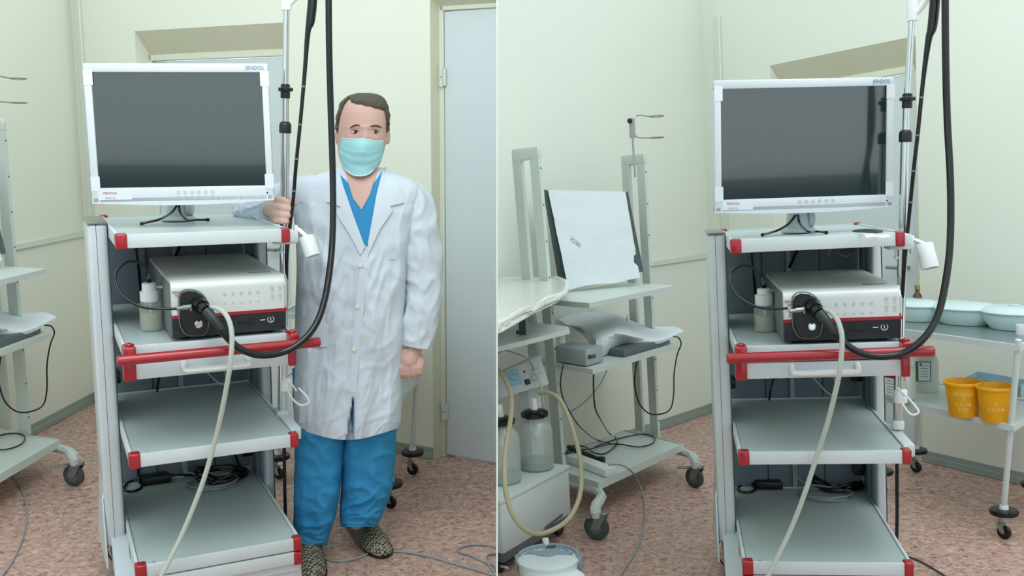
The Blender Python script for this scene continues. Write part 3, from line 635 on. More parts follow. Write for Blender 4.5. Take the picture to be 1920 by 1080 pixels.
# ---------------------------------------------------------------- chrome pole with hanger
def pole(r, label, pts, c1, c2, hook, cup, clampy):
    CUR['r'] = r
    g = lambda px, py, y=.25: ony(r, px, py, y)
    b = g(*pts[-1]); t = thing('endoscope_hanger_pole', label, 'pole', b)
    P = [g(*p) for p in pts]     # top, below collar 1, below collar 2, bottom
    mb = MB(); mb.rod(P[0], P[1], .0105, 18); finish(mb, 'upper_tube', CHROME, t)
    mb = MB(); mb.rod(P[1], P[2], .0115, 18); finish(mb, 'middle_tube', CHROME, t)
    mb = MB(); mb.rod(P[2], P[3], .0150, 20); finish(mb, 'lower_tube', CHROME, t)
    for c, kind in ((c1, 0), (c2, 1)):
        a = g(*c); ax = (P[0] - P[3]).normalized(); mb = MB()
        if kind == 0: mb.lathe([(.013, -.026), (.016, -.024), (.016, -.004), (.021, .0), (.021, .008), (.016, .012), (.015, .020), (.012, .022)], a, ax, 20); mb.rod(a + V3((-.024, -.004, .004)), a + V3((.024, -.004, .004)), .006)
        else: mb.lathe([(.016, -.022), (.021, -.020), (.021, .006), (.018, .014), (.013, .018)], a, ax, 8)
        finish(mb, 'collar', BLACKM, t)
    # white hanger head at top
    mb = MB(); a = P[0]; mb.tube([a - UP * .012, a + UP * .06], .017, 14, 0); mb.tube([a + UP * .0, a + V3((.03, -.01, .03)), a + V3((.07, -.04, .09))], .010, 10, 3); mb.obox(a + V3((.085, -.06, .10)), (.03, 0, 0), (0, .02, 0), (0, 0, .006), .003); finish(mb, 'hanger', WHP, t)
    # bracket at top shelf
    ax = (P[0] - P[3]).normalized()
    a = g(*clampy); mb = MB(); mb.obox((W + .008, .20, -.026), (.016, 0, 0), (0, .16, 0), (0, 0, .018), .003); mb.obox((W + .01, .17, -.052), (.035, 0, 0), (0, .045, 0), (0, 0, .009), .003); mb.rod((W - .005, .13, -.085), (W - .005, .13, -.05), .004); mb.lathe([(.007, 0), (.007, .008)], (W - .005, .13, -.09)); finish(mb, 'clamp', WHITE, t)
    # lower clamp on third shelf
    mb = MB(); mb.lathe([(.021, -.0), (.021, .022), (.017, .028)], b, ax, 18); mb.obox((W + .008, .20, ZS[2] - .018), (.018, 0, 0), (0, .14, 0), (0, 0, .02), .003); finish(mb, 'lower_bracket', WHITE, t)
    # wire hook holder
    h = g(*hook[0]); mb = MB(); mb.lathe([(.022, -.022), (.022, .018), (.019, .022)], h, ax, 18); mb.tube([g(*p) for p in hook[1]], .0038, 8, 5); mb.tube([h + V3((-.012, -.015, .03)), h + V3((.018, -.03, .0)), h + V3((.03, -.04, -.02))], .003, 8, 3); finish(mb, 'wire_hook', WHP, t)
    # hanging white cup with its arm
    a, b2 = g(*cup[0]), g(*cup[1]); d_ = (b2 - a).normalized(); L = (b2 - a).length; rr = .0275
    mb = MB(); mb.lathe([(rr * .88, 0), (rr * .95, .003), (rr, L), (rr * .9, L), (rr * .8, .01)], a, d_, 28)
    cp = finish(mb, 'scope_holder_cup', WHP, t)
    s_ = g(*cup[2]); mb = MB(); mb.obox((s_ + a) / 2 + V3((-.004, 0, .004)), (a - s_) * .55, (0, .012, 0), d_.cross(V3((0, 1, 0))) * .008, .003); mb.obox(s_ + V3((-.01, -.0, -.015)), (.006, 0, 0), (0, .012, 0), (0, 0, .03), .003); finish(mb, 'holder_arm', WHP, cp)
    return t
pole('L', 'chrome telescopic endoscope pole gripped by the doctor', [(537, 12, .25), (535, 175, .25), (535, 240, .25), (530, 783, .25)], (535, 170, .25), (535, 238, .25),
     ((535, 720, .25), [(540, 735, .2), (552, 752, .17), (566, 760, .16), (579, 754, .16), (574, 742, .17), (560, 728, .2)]),
     [(574, 443, .16), (586, 480, .14), (560, 430, .19)], (529, 458, .25))
pole('R', 'chrome telescopic endoscope pole standing free, black collars, beside the kidney dishes', [(1710, 32, .25), (1700, 195, .25), (1698, 255, .25), (1683, 803, .25)], (1701, 188, .25), (1698, 254, .25),
     ((1688, 742, .25), [(1692, 757, .2), (1702, 772, .17), (1712, 778, .16), (1722, 773, .16), (1718, 764, .17), (1706, 750, .2)]),
     [(1733, 457, .16), (1744, 503, .14), (1716, 450, .19)], (1687, 478, .25))

# ---------------------------------------------------------------- things lying in the trolleys
def shelf_stuff(r, dx, adapter, coil, gcoil, who):
    CUR['r'] = r; z4 = ZS[3] - .005
    g = lambda px, py, h=.0: onz(r, px, py, z4 + h)
    a = g(*adapter); mb = MB(); mb.obox(a + UP * .017, (.052, .0, 0), (-.005, .028, 0), (0, 0, .016), .005); ad = tag(finish(mb, 'power_adapter', BLACKM, loc=a), 'black power adapter brick on the lowest shelf of the %s trolley' % who, 'adapter')
    mb = MB(); e = a + V3((-.05, 0, .01)); mb.tube([a + V3((-.055, .005, .012)), a + V3((-.075, .03, .012)), a + V3((-.1, .02, .008)), a + V3((-.12, -.04, .006)), a + V3((-.09, -.075, .006)), a + V3((-.055, -.04, .006)), a + V3((-.06, .02, .03)), a + V3((-.045, .06, .16)), a + V3((-.04, .12, .24))], .0048, 8); finish(mb, 'adapter_cord', BLACK, ad)
    c = g(*coil); mb = MB(); P = []
    rnd = random.Random(3)
    for k in range(46):
        an = k * .85; rr = .055 + .03 * rnd.random(); P.append(c + V3((math.cos(an) * rr * 1.25, math.sin(an) * rr * .9, .008 + .045 * (k / 46) * rnd.random())))
    P = [a + V3((.05, .0, .02)), a + V3((.09, .03, .006))] + P + [c + V3((.02, .12, .2))]
    mb.tube(P, .0052, 8, 4); tag(finish(mb, 'coiled_cable', BLACK), 'tangled coil of black cable on the lowest shelf of the %s trolley' % who, 'cable')
    c = g(*gcoil); mb = MB(); P = []
    for k in range(40):
        an = -k * .63; rr = .068 + .006 * math.sin(k * 1.7); P.append(c + V3((math.cos(an) * rr * 1.35, math.sin(an) * rr * 1.2, .004 + .0045 * (k // 10))))
    P += [c + V3((-.08, .06, .04)), c + V3((-.10, .12, .12)), c + V3((-.1, .16, .2))]
    mb.tube(P, .0032, 8, 4); tag(finish(mb, 'grey_cable_coil', CABG), 'thin grey cable coiled flat on the lowest shelf of the %s trolley' % who, 'cable')
    # cables behind
    z3 = ZS[2]
    mb = MB(); mb.tube([(.30, .79, -.05), (.28, .77, -.10), (.25, .74, -.155)], .006, 8); tag(finish(mb, 'loose_cable', BLACK), 'black cable behind the processor of the %s trolley, right of its middle' % who, 'cable')
    mb = MB(); mb.tube([(.115, .79, -.05), (.117, .79, -.12), (.12, .78, -.20), (.125, .77, -.34)], .005, 8); tag(finish(mb, 'loose_cable', BLACK), 'black cable down the back panel, left of the processor, %s trolley' % who, 'cable')
    mb = MB(); mb.tube([(.36, .78, -.055), (.385, .74, -.065), (.40, .72, -.09), (.39, .74, -.12)], .004, 8); mb.tube([(.44, .78, -.05), (.43, .74, -.1), (.46, .72, -.12), (.5, .74, -.09), (.5, .79, -.05)], .003, 8); tag(finish(mb, 'thin_lead', CABG), 'thin pale lead looping under the top shelf of the %s trolley' % who, 'cable')
    mb = MB(); mb.tube([(.24, .55, z3 + .225), (.28, .5, z3 + .16), (.34, .45, z3 + .09), (.37, .45, z3 + .085), (.37, .5, z3 + .13), (.36, .6, z3 + .2)], .0028, 8)
    tag(finish(mb, 'drawer_lead', CABG), 'thin white lead looping below the drawer of the %s trolley' % who, 'cable')
    mb = MB(); mb.box(.165, .195, .765, .803, z3 + .08, z3 + .14, .005); pg = finish(mb, 'power_plug', BLACKM); tag(pg, 'black plug on the back panel under the drawer of the %s trolley' % who, 'plug')
    mb = MB(); mb.tube([(.18, .77, z3 + .082), (.165, .75, z3 + .04), (.16, .76, z3 + .0)], .004, 8); finish(mb, 'cord', BLACK, pg)
    for z in (z3 + .11, ZS[3] + .1):
        mb = MB(); mb.box(W - .05, W - .012, .74, .80, z - .04, z + .04, .004); mb.lathe([(.012, 0), (.012, .01)], (W - .03, .73, z), (0, 1, 0)); tag(finish(mb, 'socket_block', BLACKM), 'black socket block at the back right column, %s, %s trolley' % ('under the drawer' if z > -.9 else 'above the lowest shelf', who), 'socket')
    mb = MB(); mb.box(.0, .03, .70, .78, z3 + .06, z3 + .10, .004)
    tag(finish(mb, 'bracket_block', BLACKM), 'small black block at the back left corner under the drawer of the %s trolley' % who, 'block')
    # loop of cable beside the foot of the column
    P = [(207, 1003), (201, 1022), (204, 1042), (218, 1057)] if r == 'L' else [(1352, 1010), (1346, 1025), (1348, 1045), (1359, 1062)]
    mb = MB(); pp = [at(r, x, y, pjz(r, (-.06, .5, -1.1)) - .0) for x, y in P]; mb.tube(pp, .003, 8); tag(finish(mb, 'foot_cable', BLACK), 'thin dark cable looping out beside the foot of the %s trolley' % who, 'cable')
shelf_stuff('L', 0, (292, 905), (418, 897), (398, 908), 'doctor\'s')
shelf_stuff('R', 0, (1440, 915), (1572, 915), (1548, 930), 'right-hand')
CUR['r'] = 'R'
# forceps / glasses on the right trolley's top shelf
mb = MB(); a = onz('R', 1612, 436, .006); P = [onz('R', x, y, .008) for x, y in ((1600, 433), (1620, 431), (1640, 432), (1654, 434), (1640, 435), (1618, 434))]
mb.tube(P, .0035, 8, 4, closed=True); tag(finish(mb, 'wire_forceps', DARKG), 'slim dark wire tool at the back of the right-hand top shelf', 'tool')
mb = MB(); G = [[onz('R', 1618 + j * 16 + i * 3, 441 + i * 2.5, 0.001) + UP * (.003 * ((i + j) % 2)) for j in range(4)] for i in range(3)]; mb.sheet(G, .0015); tag(finish(mb, 'paper_scrap', LABW), 'small crumpled white wrapper near the pole on the right-hand top shelf', 'paper')
#@@PART2@@
# ---------------------------------------------------------------- equipment rack by the left wall
RU = V3((.5, .866, 0)); RD = V3((-.72, .69, 0)).normalized()
RA = V3((-.566, 1.104, 0)); RLEN = .752; RDEP = .43
def rpt(a, b, z): return RA + RU * a + RD * b + UP * z
def rslab(mb, a0, a1, b0, b1, z0, z1, bev=.003):
    mb.poly([rpt(a0, b0, z0), rpt(a1, b0, z0), rpt(a1, b1, z0), rpt(a0, b1, z0)], (0, 0, z1 - z0))
    return mb
def rack(r, label, dlabel):
    CUR['r'] = r
    h = lambda px, py, z: onz('R', px, py, z)
    t = thing('equipment_rack', label, 'rack', rpt(.38, .2, FZ))
    mb = MB(); rslab(mb, 0, RLEN, 0, RDEP, -1.128, -1.12); base = finish(mb, 'shelf', RACKP, t)
    mb = MB(); rslab(mb, 0, RLEN, -.004, .0, -1.148, -1.112); rslab(mb, 0, RLEN, RDEP, RDEP + .004, -1.148, -1.112); rslab(mb, -.004, 0, 0, RDEP, -1.148, -1.112); rslab(mb, RLEN, RLEN + .004, -.004, RDEP, -1.148, -1.112); finish(mb, 'shelf_edge', RACKP, base)
    for z, a0 in ((-.60, 0), (-.305, 0)):
        mb = MB(); rslab(mb, a0, RLEN - .01, 0, .40, z - .024, z); finish(mb, 'shelf', RACKP, t)
    F_ = V3((-.335, 1.97, 0)); B_ = V3((-.42, 2.09, 0)); LF = V3((-.765, 1.335, 0)); LB = V3((-.865, 1.445, 0))
    for f, b, ftop, btop, zt in ((F_, B_, V3((-.345, 1.965, 0)), V3((-.43, 2.085, 0)), .35), (LF, LB, V3((-.80, 1.30, 0)), V3((-.90, 1.41, 0)), .385)):
        mb = MB(); dd = (b - f).normalized(); uu = RU
        for p, q_ in ((f, ftop), (b, btop)):
            for s in (0,):
                A = [p + uu * x + dd * y + UP * -1.125 for x, y in ((-.012, -.036), (.012, -.036), (.012, .036), (-.012, .036))]
                B = [q_ + uu * x + dd * y + UP * zt for x, y in ((-.012, -.036), (.012, -.036), (.012, .036), (-.012, .036))]
                mb.add(A + B, [(3, 2, 1, 0), (4, 5, 6, 7)] + [(i, (i + 1) % 4, 4 + (i + 1) % 4, 4 + i) for i in range(4)])
        c = (ftop + btop) / 2 + UP * (zt - .012); mb.obox(c, (btop - ftop) * .5 + dd * .040, uu * .0135, UP * .030, .011, 3); up = finish(mb, 'upright', RACKP, t)
        for k in range(9):
            p = f + (ftop - f) * (k + .5) / 9 + UP * (-1.12 + (zt + 1.12) * (k + .5) / 9); mm = MB(); mm.lathe([(.004, 0), (.004, .001)], p + dd * -.0365, -dd, 8); finish(mm, 'bolt_hole', DARKG, up)
    # legs and casters
    for ca, end, back in ((onz('R', 1120, 1012, FZ), onz('R', 1142, 930, -1.13), rpt(-.0, .36, -1.165)), (onz('R', 1303, 914, FZ), onz('R', 1316, 841, -1.125), rpt(RLEN, .36, -1.165))):
        cw = V3((ca.x, ca.y, -1.145)); mb = MB(); mid = rpt(0 if ca.x < -.3 else RLEN, .0, -1.158)
        mb.tube([back, mid, V3((cw.x, cw.y, -1.135)), V3((cw.x, cw.y, -1.135)) + (cw - mid).normalized() * .022 + UP * -.02, V3((cw.x, cw.y, -1.175)) + (cw - mid).normalized() * .022], [.02, .021, .023, .022, .019], 8, 3)
        finish(mb, 'leg', RACKP, t)
        cd_ = V3((.93, -.3, 0) if ca.x < -.3 else (.75, -.6, 0)).normalized(); fk, wh = MB(), MB(); caster(fk, wh, ca, .055 if ca.x < -.3 else .05, .026, cd_, -1.17); fk.lathe([(.016, 0), (.018, .01)], V3((cw.x, cw.y, -1.185)))
        dv = V3((-.7, .1, 0)).normalized(); fk.obox(ca + dv * .05 + UP * .098, dv * .03, V3((-dv.y, dv.x, 0)) * .014, UP * .004, .002)
        cc = finish(fk, 'caster', STEEL, t); finish(wh, 'wheel', RUBG, cc)
        mb = MB(); mb.lathe([(.027, -.0135), (.027, .0135)], ca + UP * (.055 if ca.x < -.3 else .05), V3((-cd_.y, cd_.x, 0)), 20); finish(mb, 'hub', SCOAT, cc)
    # holder with two rings on the right upright
    z0 = pjz('R', F_)
    g = lambda px, py, dz=0: at('R', px, py, pjz('R', (-.35, 1.93, .4)) + dz)
    mb = MB(); mb.rod(g(1191, 332), g(1186, 255), .006, 12); mb.obox(g(1185.5, 240), (.015, 0, 0), (0, .012, 0), (0, 0, .05), .003); pl = finish(mb, 'ring_holder', mat('holder_grey', (160, 164, 158), .5), t)
    mb = MB(); mb.lathe([(.013, 0), (.013, .02), (.01, .024)], g(1181, 227, -.02), (0, -1, 0), 16); finish(mb, 'knob', BLACKM, pl)
    for y, w in ((218, 0), (258, 1)):
        mb = MB(); c = g(1232, y); mb.tube([g(1193, y + (1 if w == 0 else -4)), g(1197, y + (-2 if w == 0 else 0)), c + V3((-.028, 0, .0))], .0032, 8, 3)
        mb.tube([c + V3((math.cos(a) * .034, math.sin(a) * .05, 0)) for a in arc(20, 0, 2 * math.pi)[:-1]], .0032, 8, 0, closed=True); finish(mb, 'ring', mat('ring_metal', (150, 148, 136), .4, metal=.3), pl)
    # dark pad and drape, standing on the upper shelf
    zs = -.305
    bl, br = h(1066, 546, zs + .004), h(1200, 527, zs + .024)
    ZL, ZR = pjz('R', bl) + .05, pjz('R', br) + .01
    tl, tr = at('R', 1027, 357, ZL), at('R', 1172, 360, ZR)
    nrm = (br - bl).cross(tl - bl).normalized()
    if nrm.y < 0: nrm = -nrm
    mb = MB(); off = nrm * .016
    pl2 = [at('R', 1021, 355, ZL), at('R', 1179, 359, ZR), at('R', 1208, 508, pjz('R', br) - .01), at('R', 1066, 540, pjz('R', bl) + .02), at('R', 1050, 526, pjz('R', bl) + .06)]
    mb.poly([p + nrm * .010 for p in pl2], off); o = finish(mb, 'dark_panel', VELVET)
    who = {'L': 'left edge', 'R': 'right half'}[r]
    tag(o, 'dark grey flat panel standing behind the white drape, ' + who, 'panel')
    G = []; rn = random.Random(5)
    for i in range(15):
        v = i / 14; row = []
        for j in range(15):
            u = j / 14; p = tl.lerp(tr, u).lerp(bl.lerp(br, u), v)
            w_ = .006 * noise.noise(V3((u * 3, v * 6, 1))) + (.004 if i in (4, 9) else 0) * -1
            if i == 14: p = p + UP * (.004 + .012 * abs(math.sin(u * 5)))
            row.append(p + nrm * (w_ - .004))
        G.append(row)
    top = [tl.lerp(tr, j / 14) + nrm * .03 + UP * .002 for j in range(15)]
    mb = MB(); mb.sheet([top] + G, .0025); dr = finish(mb, 'white_drape', CLOTH); tag(dr, dlabel, 'drape')
    cT = tl.lerp(tr, .22).lerp(bl.lerp(br, .22), .53) - nrm * .007
    e1 = ((br - bl).normalized() * .68 - (tl - bl).normalized() * .73).normalized(); e2 = ((br - bl).normalized() * .73 + (tl - bl).normalized() * .68).normalized()
    text('X280', .03, cT, e1, e2, mat('stamp_violet', (150, 150, 185), .8), 'stamp', dr)
    # device under crumpled drape on the middle shelf
    zs = -.60
    dev = thing('medical_device', 'pale boxy device half hidden under a crumpled drape, ' + who, 'medical device', rpt(.2, .15, zs))
    mb = MB(); mb.obox(rpt(.078, .16, zs + .042), RU * .068, RD * .11, UP * .038, .008); finish(mb, 'case', mat('device_grey', (160, 170, 172), .45), dev)
    mb = MB(); mb.obox(rpt(.50, .16, zs + .018), RU * .21, RD * .13, UP * .016, .005); finish(mb, 'keyboard_tray', SCOAT, dev)
    mb = MB()
    for k in range(5): mb.obox(rpt(.045 + k * .009, .049, zs + .042), RU * .0022, RD * .001, UP * .009)
    mb.lathe([(.009, 0), (.009, .008)], rpt(.032, .05, zs + .045), -RD, 12); finish(mb, 'front_marks', DARKG, dev)
    rows = [
      [(1046, 599, .115), (1085, 586, .118), (1120, 586, .12), (1155, 589, .12), (1190, 604, .08), (1222, 612, .052), (1262, 612, .05)],
      [(1054, 603, .115), (1088, 600, .12), (1122, 604, .12), (1157, 606, .12), (1192, 618, .08), (1228, 620, .05), (1270, 614, .052)],
      [(1061, 608, .112), (1090, 612, .112), (1118, 622, .115), (1160, 622, .115), (1195, 630, .07), (1234, 628, .05), (1276, 617, .05)],
      [(1068, 612, .104), (1096, 622, .08), (1118, 645, .075), (1163, 636, .07), (1195, 639, .045), (1238, 636, .042), (1280, 619, .046)],
      [(1074, 616, .095), (1100, 636, .055), (1118, 671, .004), (1165, 649, .02), (1192, 647, .022), (1240, 643, .022), (1282, 621, .04)]]
    Gs = [[h(x, y, zs + z) for x, y, z in rw] for rw in rows]
    G1 = [catmull(rw, 4) for rw in Gs]; cols = list(zip(*G1)); G2 = [catmull(list(c), 4) for c in cols]
    mb = MB(); mb.sheet([list(x) for x in zip(*G2)], .002); tag(finish(mb, 'crumpled_drape', CLOTH), 'white crumpled drape thrown over the boxy device, ' + who, 'drape')
    # cables
    Zc = pjz('R', rpt(.6, -.01, -.8))
    def cab(pts, rad, name, label, m=BLACK, zz=None):
        mb = MB(); mb.tube([(onz('R', p[0], p[1], p[2]) if (len(p) > 2 and p[2] < 0) else at('R', p[0], p[1], p[2] if len(p) > 2 else Zc)) for p in pts], rad, 8, 6)
        return tag(finish(mb, name, m), label + ', ' + who, 'cable')
    cab([(1180, 648), (1196, 662), (1192, 690), (1190, 722), (1198, 755), (1215, 774), (1235, 777), (1256, 768), (1263, 740), (1264, 700), (1270, 665), (1277, 645), (1272, 633), (1262, 631)], .0035, 'hanging_cable', 'black cable hanging in a long loop from the middle rack shelf')
    Zn = pjz('R', rpt(.05, -.01, -.8))
    cab(([] if r == 'L' else [(1113, 692, Zn), (1113, 730, Zn), (1116, 765, Zn + .02), (1128, 790, Zn + .06), (1142, 812, -1.11), (1157, 823, -1.11), (1152, 838, -1.11), (1132, 851, -1.11), (1112, 848, -1.11), (1098, 838, -1.11), (1075, 836, -1.11), (1064, 845, -1.11), (1062, 850, -1.105), (1078, 843, -1.105)]) + [(1105, 842, -1.1), (1150, 832, -1.105), (1195, 838, -1.11), (1222, 832, -1.11), (1227, 820, -1.11), (1205, 814, -1.11), (1170, 820, -1.11), (1135, 830, -1.11), (1115, 838, -1.105)], .0035, 'power_cable', 'black power cable dropping from the rack shelf and looping on its base' if r == 'R' else 'black power cable looping on the rack base')
    if r == 'R':
        cab([(1056, 683, Zn + .03), (1051, 715, Zn + .03), (1055, 745, Zn + .03), (1070, 775, Zn + .05), (1090, 803, Zn + .1), (1120, 825, -1.105), (1160, 834, -1.105)], .003, 'thin_power_cable', 'thin black cable running down the left side of the rack')
        cab([(1176, 590, Zc + .3), (1172, 610, Zc + .3), (1140, 690, Zc + .25), (1122, 725, Zc + .25), (1095, 755, Zc + .25), (1070, 772, Zc + .25)], .0025, 'grey_lead', 'thin grey lead slanting behind the rack shelves', CABG)
        mb = MB(); mb.tube([h(1066, 838, -1.1), h(1100, 853, -1.1), h(1122, 862, -1.1)], [.012, .016, .012], 10, 3); mb.obox(h(1127, 862, -1.098), RU * .016, RD * .02, UP * .014, .004); tag(finish(mb, 'power_plugs', BLACKM), 'black plugs lying in the white socket strip on the rack base', 'plug')
        a, b = h(1072, 858, -1.1), h(1146, 886, -1.1); mb = MB(); mb.obox((a + b) / 2, (b - a) / 2, V3((-(b - a).y, (b - a).x, 0)).normalized() * .032, UP * .019, .005); tag(finish(mb, 'socket_strip', WHP), 'white extension socket strip on the rack base beside the pump', 'socket')
        mb = MB(); P = [at('R', 1140, 872, pjz('R', rpt(.1, .0, -1.08))), at('R', 1160, 871, pjz('R', rpt(.12, -.02, -1.1))), at('R', 1180, 880, pjz('R', rpt(.14, -.06, -1.12)))] + [h(x, y, z) for x, y, z in ((1195, 900, -1.2), (1206, 930, -1.27), (1209, 965, -1.275), (1203, 1005, -1.275), (1188, 1040, -1.275), (1168, 1070, -1.275), (1150, 1100, -1.275))]
        mb.tube(P, .0042, 8); tag(finish(mb, 'extension_cable', CABG), 'grey cord from the socket strip curving over the floor', 'cable')
    return t
rack('L', 'pale grey wheeled rack cut by the left edge of the picture', 'white creased drape on the rack, cut by the left edge of the picture')
rack('R', 'pale grey wheeled rack with two tall uprights behind the suction pump', 'white creased drape with a violet stamp hanging over the upper rack shelf')
CUR['r'] = 'L'
mb = MB(); mb.tube([onz('L', x, y, FZ + .005) for x, y in ((-60, 868), (-20, 872), (12, 884), (34, 905), (48, 940), (49, 980), (38, 1020), (18, 1060), (-10, 1095))], .0042, 8); tag(finish(mb, 'floor_cord', CABG), 'grey cord curving over the floor at the lower left edge', 'cable')
mb = MB(); mb.tube([onz('L', x, y, FZ + .006) for x, y in ((598, 1044), (630, 1052), (665, 1048), (700, 1036), (750, 1034), (800, 1042), (850, 1056), (900, 1070), (930, 1078), (926, 1060), (905, 1052), (880, 1040), (862, 1035), (860, 1028), (880, 1022), (905, 1021), (930, 1026), (935, 1035), (915, 1040), (913, 1052), (924, 1068), (929, 1078))], .0042, 8)
tag(finish(mb, 'floor_cord', CABG, cl=True), 'grey cord running from the doctor\'s shoe to a coil by the door', 'cable')
CUR['r'] = 'R'
mb = MB(); mb.tube([onz('R', x, y, FZ + .005) for x, y in ((1690, 1040), (1720, 1050), (1750, 1066), (1775, 1082), (1800, 1100))], .0035, 8); tag(finish(mb, 'floor_cord', DARKG), 'thin cord on the floor at the lower right of the trolley', 'cable')

# ---------------------------------------------------------------- instrument trolley and what stands on it
TU = V3((-.535, .845, 0)); TW = V3((.55, .84, 0)).normalized()
def kidney(mb, c, ax, rings, L, B, k=.22):
    ay = V3((-ax.y, ax.x, 0)); R = []
    for s, h in rings:
        ring = []
        for i in range(44):
            a = 2 * math.pi * i / 44; x = math.cos(a); y = math.sin(a)
            yy = y * B * (1 - (.30 * math.exp(-(x / .45) ** 2) if y > 0 else 0)) + k * B * (x * x - .4)
            ring.append(c + ax * (x * L * s) + ay * (yy * s) + UP * h)
        R.append(ring)
    mb.rings(R)
def textcyl(body, size, c, R0, a0, zc, parent, m, slope=0):
    o = text(body, size, V3((0, 0, 0)) + V3(parent['_o']), (1, 0, 0), (0, 1, 0), m, 'handwriting', parent)
    loc = V3(parent['_o'])
    for v in o.data.vertices:
        x, y = v.co.x, v.co.y; rr = R0 + slope * y + .0008 + (v.co.z * .5); a = a0 + x / R0
        v.co = V3((c.x + rr * math.cos(a), c.y + rr * math.sin(a), zc + y)) - loc
    return o
def cart2(r, N, Nt, who, full):
    CUR['r'] = r
    zt, zl = -.48, -.80; Lq, Wd = .66, .42
    t = thing('instrument_trolley', 'white two-shelf instrument trolley on bumper casters ' + who, 'trolley', N + UP * FZ)
    e = V3((Nt.x, Nt.y, 0))
    def c2(a, b, z): return e + TU * a + TW * b + UP * z
    for z, nm, m in ((zt, 'top_shelf', TRTOP), (zl, 'lower_shelf', TRP)):
        k = (z - FZ) / (zt - FZ); ee = N.lerp(e, k); ee = V3((ee.x, ee.y, 0)); f = lambda a, b, zz: ee + TU * a + TW * b + UP * zz
        mb = MB(); mb.poly([f(0, 0, z - .010), f(Lq, 0, z - .010), f(Lq, Wd, z - .010), f(0, Wd, z - .010)], (0, 0, .006)); s = finish(mb, nm, m, t)
        mb = MB()
        for a0, a1, b0, b1 in ((-.01, Lq + .01, -.01, .002), (-.01, Lq + .01, Wd - .002, Wd + .01), (-.01, .002, 0, Wd), (Lq - .002, Lq + .01, 0, Wd)):
            mb.poly([f(a0, b0, z - .022), f(a1, b0, z - .022), f(a1, b1, z - .022), f(a0, b1, z - .022)], (0, 0, .024))
        finish(mb, 'shelf_rim', TRP, s)
    for a, b in ((0, 0), (Lq, 0), (0, Wd), (Lq, Wd)):
        top = c2(a, b, zt - .01); bot = N + TU * a + TW * b + UP * (FZ + .135); mb = MB(); mb.rod(bot, top + UP * (.03 if full else 0), .0115, 14); lg = finish(mb, 'leg', TRP, t)
        p = V3((bot.x, bot.y, FZ)); mb = MB(); mb.lathe([(.03, 0), (.052, .003), (.055, .012), (.052, .021), (.02, .024)], p + UP * .098, seg=24); finish(mb, 'bumper_wheel', BLACK, lg)
        mb = MB(); mb.lathe([(.018, 0), (.016, .016)], p + UP * .12, seg=16); finish(mb, 'leg_cap', WHP, lg)
        fk, wh = MB(), MB(); caster(fk, wh, p + V3((.0, -.0, 0)), .027, .016, (-.6, .5, 0), FZ + .1); cc = finish(fk, 'caster', STEEL, lg); finish(wh, 'wheel', BLACK, lg)
    return e
e = cart2('R', V3((1.055, .878, 0)), onz('R', 1910, 647, -.48), 'along the back wall, in the right half', True)
N_ = V3((1.055, .878, 0))
h = lambda px, py, z: onz('R', px, py, z)
zt = -.484
gname = None
for k, (px, py, L, B, rot_, lab) in enumerate(((1716, 600, .14, .088, 0, 'mint kidney dish with lid nearest the chrome pole'), (1808, 606, .172, .104, 0, 'mint kidney dish with lid, middle of the three on the instrument trolley'), (1902, 616, .155, .100, 0, 'mint kidney dish with lid cut by the right edge of the picture'))):
    c = h(px, py, zt); c.z = zt; ax = -TU
    o = thing('kidney_dish', lab, 'dish', c, 'kidney dishes on the instrument trolley')
    mb = MB(); kidney(mb, c, ax, [(.66, 0), (.72, .002), (.9, .034), (.95, .064), (1.0, .067), (.97, .069)], L, B); finish(mb, 'dish', MINT, o)
    mb = MB(); kidney(mb, c, ax, [(1.01, .069), (1.02, .073), (.98, .079), (.86, .088), (.6, .094), (.2, .096)], L, B); finish(mb, 'lid', MINT, o)
    if k == 2:
        mb = MB(); mb.obox(c + UP * .099, ax * .02, V3((-ax.y, ax.x, 0)) * .012, UP * .003, .002); finish(mb, 'lid_grip', MINT, o)
c = h(1703, 586, zt) + TW * .12; c.z = zt
o = thing('small_bottle', 'small brown glass bottle with gold cap behind the chrome pole', 'bottle', c)
mb = MB(); mb.lathe([(.02, 0), (.021, .003), (.021, .07), (.010, .085), (.010, .1)], c); finish(mb, 'bottle_body', BROWNG, o)
mb = MB(); mb.lathe([(.013, .1), (.013, .12), (.011, .122)], c); finish(mb, 'cap', GOLD, o)
mb = MB(); mb.lathe([(.0215, .02), (.0215, .06)], c); finish(mb, 'label', CABG, o)
c = h(1914, 628, zt); c.z = zt - .0; mb = MB(); mb.lathe([(.017, 0), (.018, .002), (.018, .042), (.014, .042), (.014, .03)], c); tag(finish(mb, 'tape_roll', WHP), 'small white roll on the trolley corner at the right edge', 'roll')
zl = -.804
for k, (px, py, words, lab) in enumerate(((1807, 776, 'МОЮЩ\nЛ\nСАЛФ\nЕТК', 'yellow plastic bucket with white handwriting, left of the two'), (1868, 786, 'Л\nСАЛФ', 'yellow plastic bucket with faint writing, nearest the trolley leg'))):
    c = h(px, py + 3, zl); c.z = zl; H_ = .142
    o = thing('yellow_bucket', lab, 'bucket', c, 'yellow buckets')
    mb = MB(); mb.lathe([(.04, .004), (.053, 0), (.055, .003), (.069, H_ - .012), (.074, H_ - .012), (.0755, H_ - .004), (.074, H_), (.069, H_), (.067, H_ - .006), (.052, .01), (.04, .008)], c, seg=32); bk = finish(mb, 'bucket_body', YELLOW, o)
    d_ = eye('R') - c; a0 = math.atan2(d_.y, d_.x); R0 = .062
    ob = textcyl(words, .021, c, R0, a0 + .0, zl + .066, bk, mat('chalky_ink', (250, 214, 130), .8), slope=.115)
c = h(1682, 752, zl) + TW * .03; c.z = zl
o = thing('canister', 'white canister with red-striped label behind the trolley pole', 'canister', c)
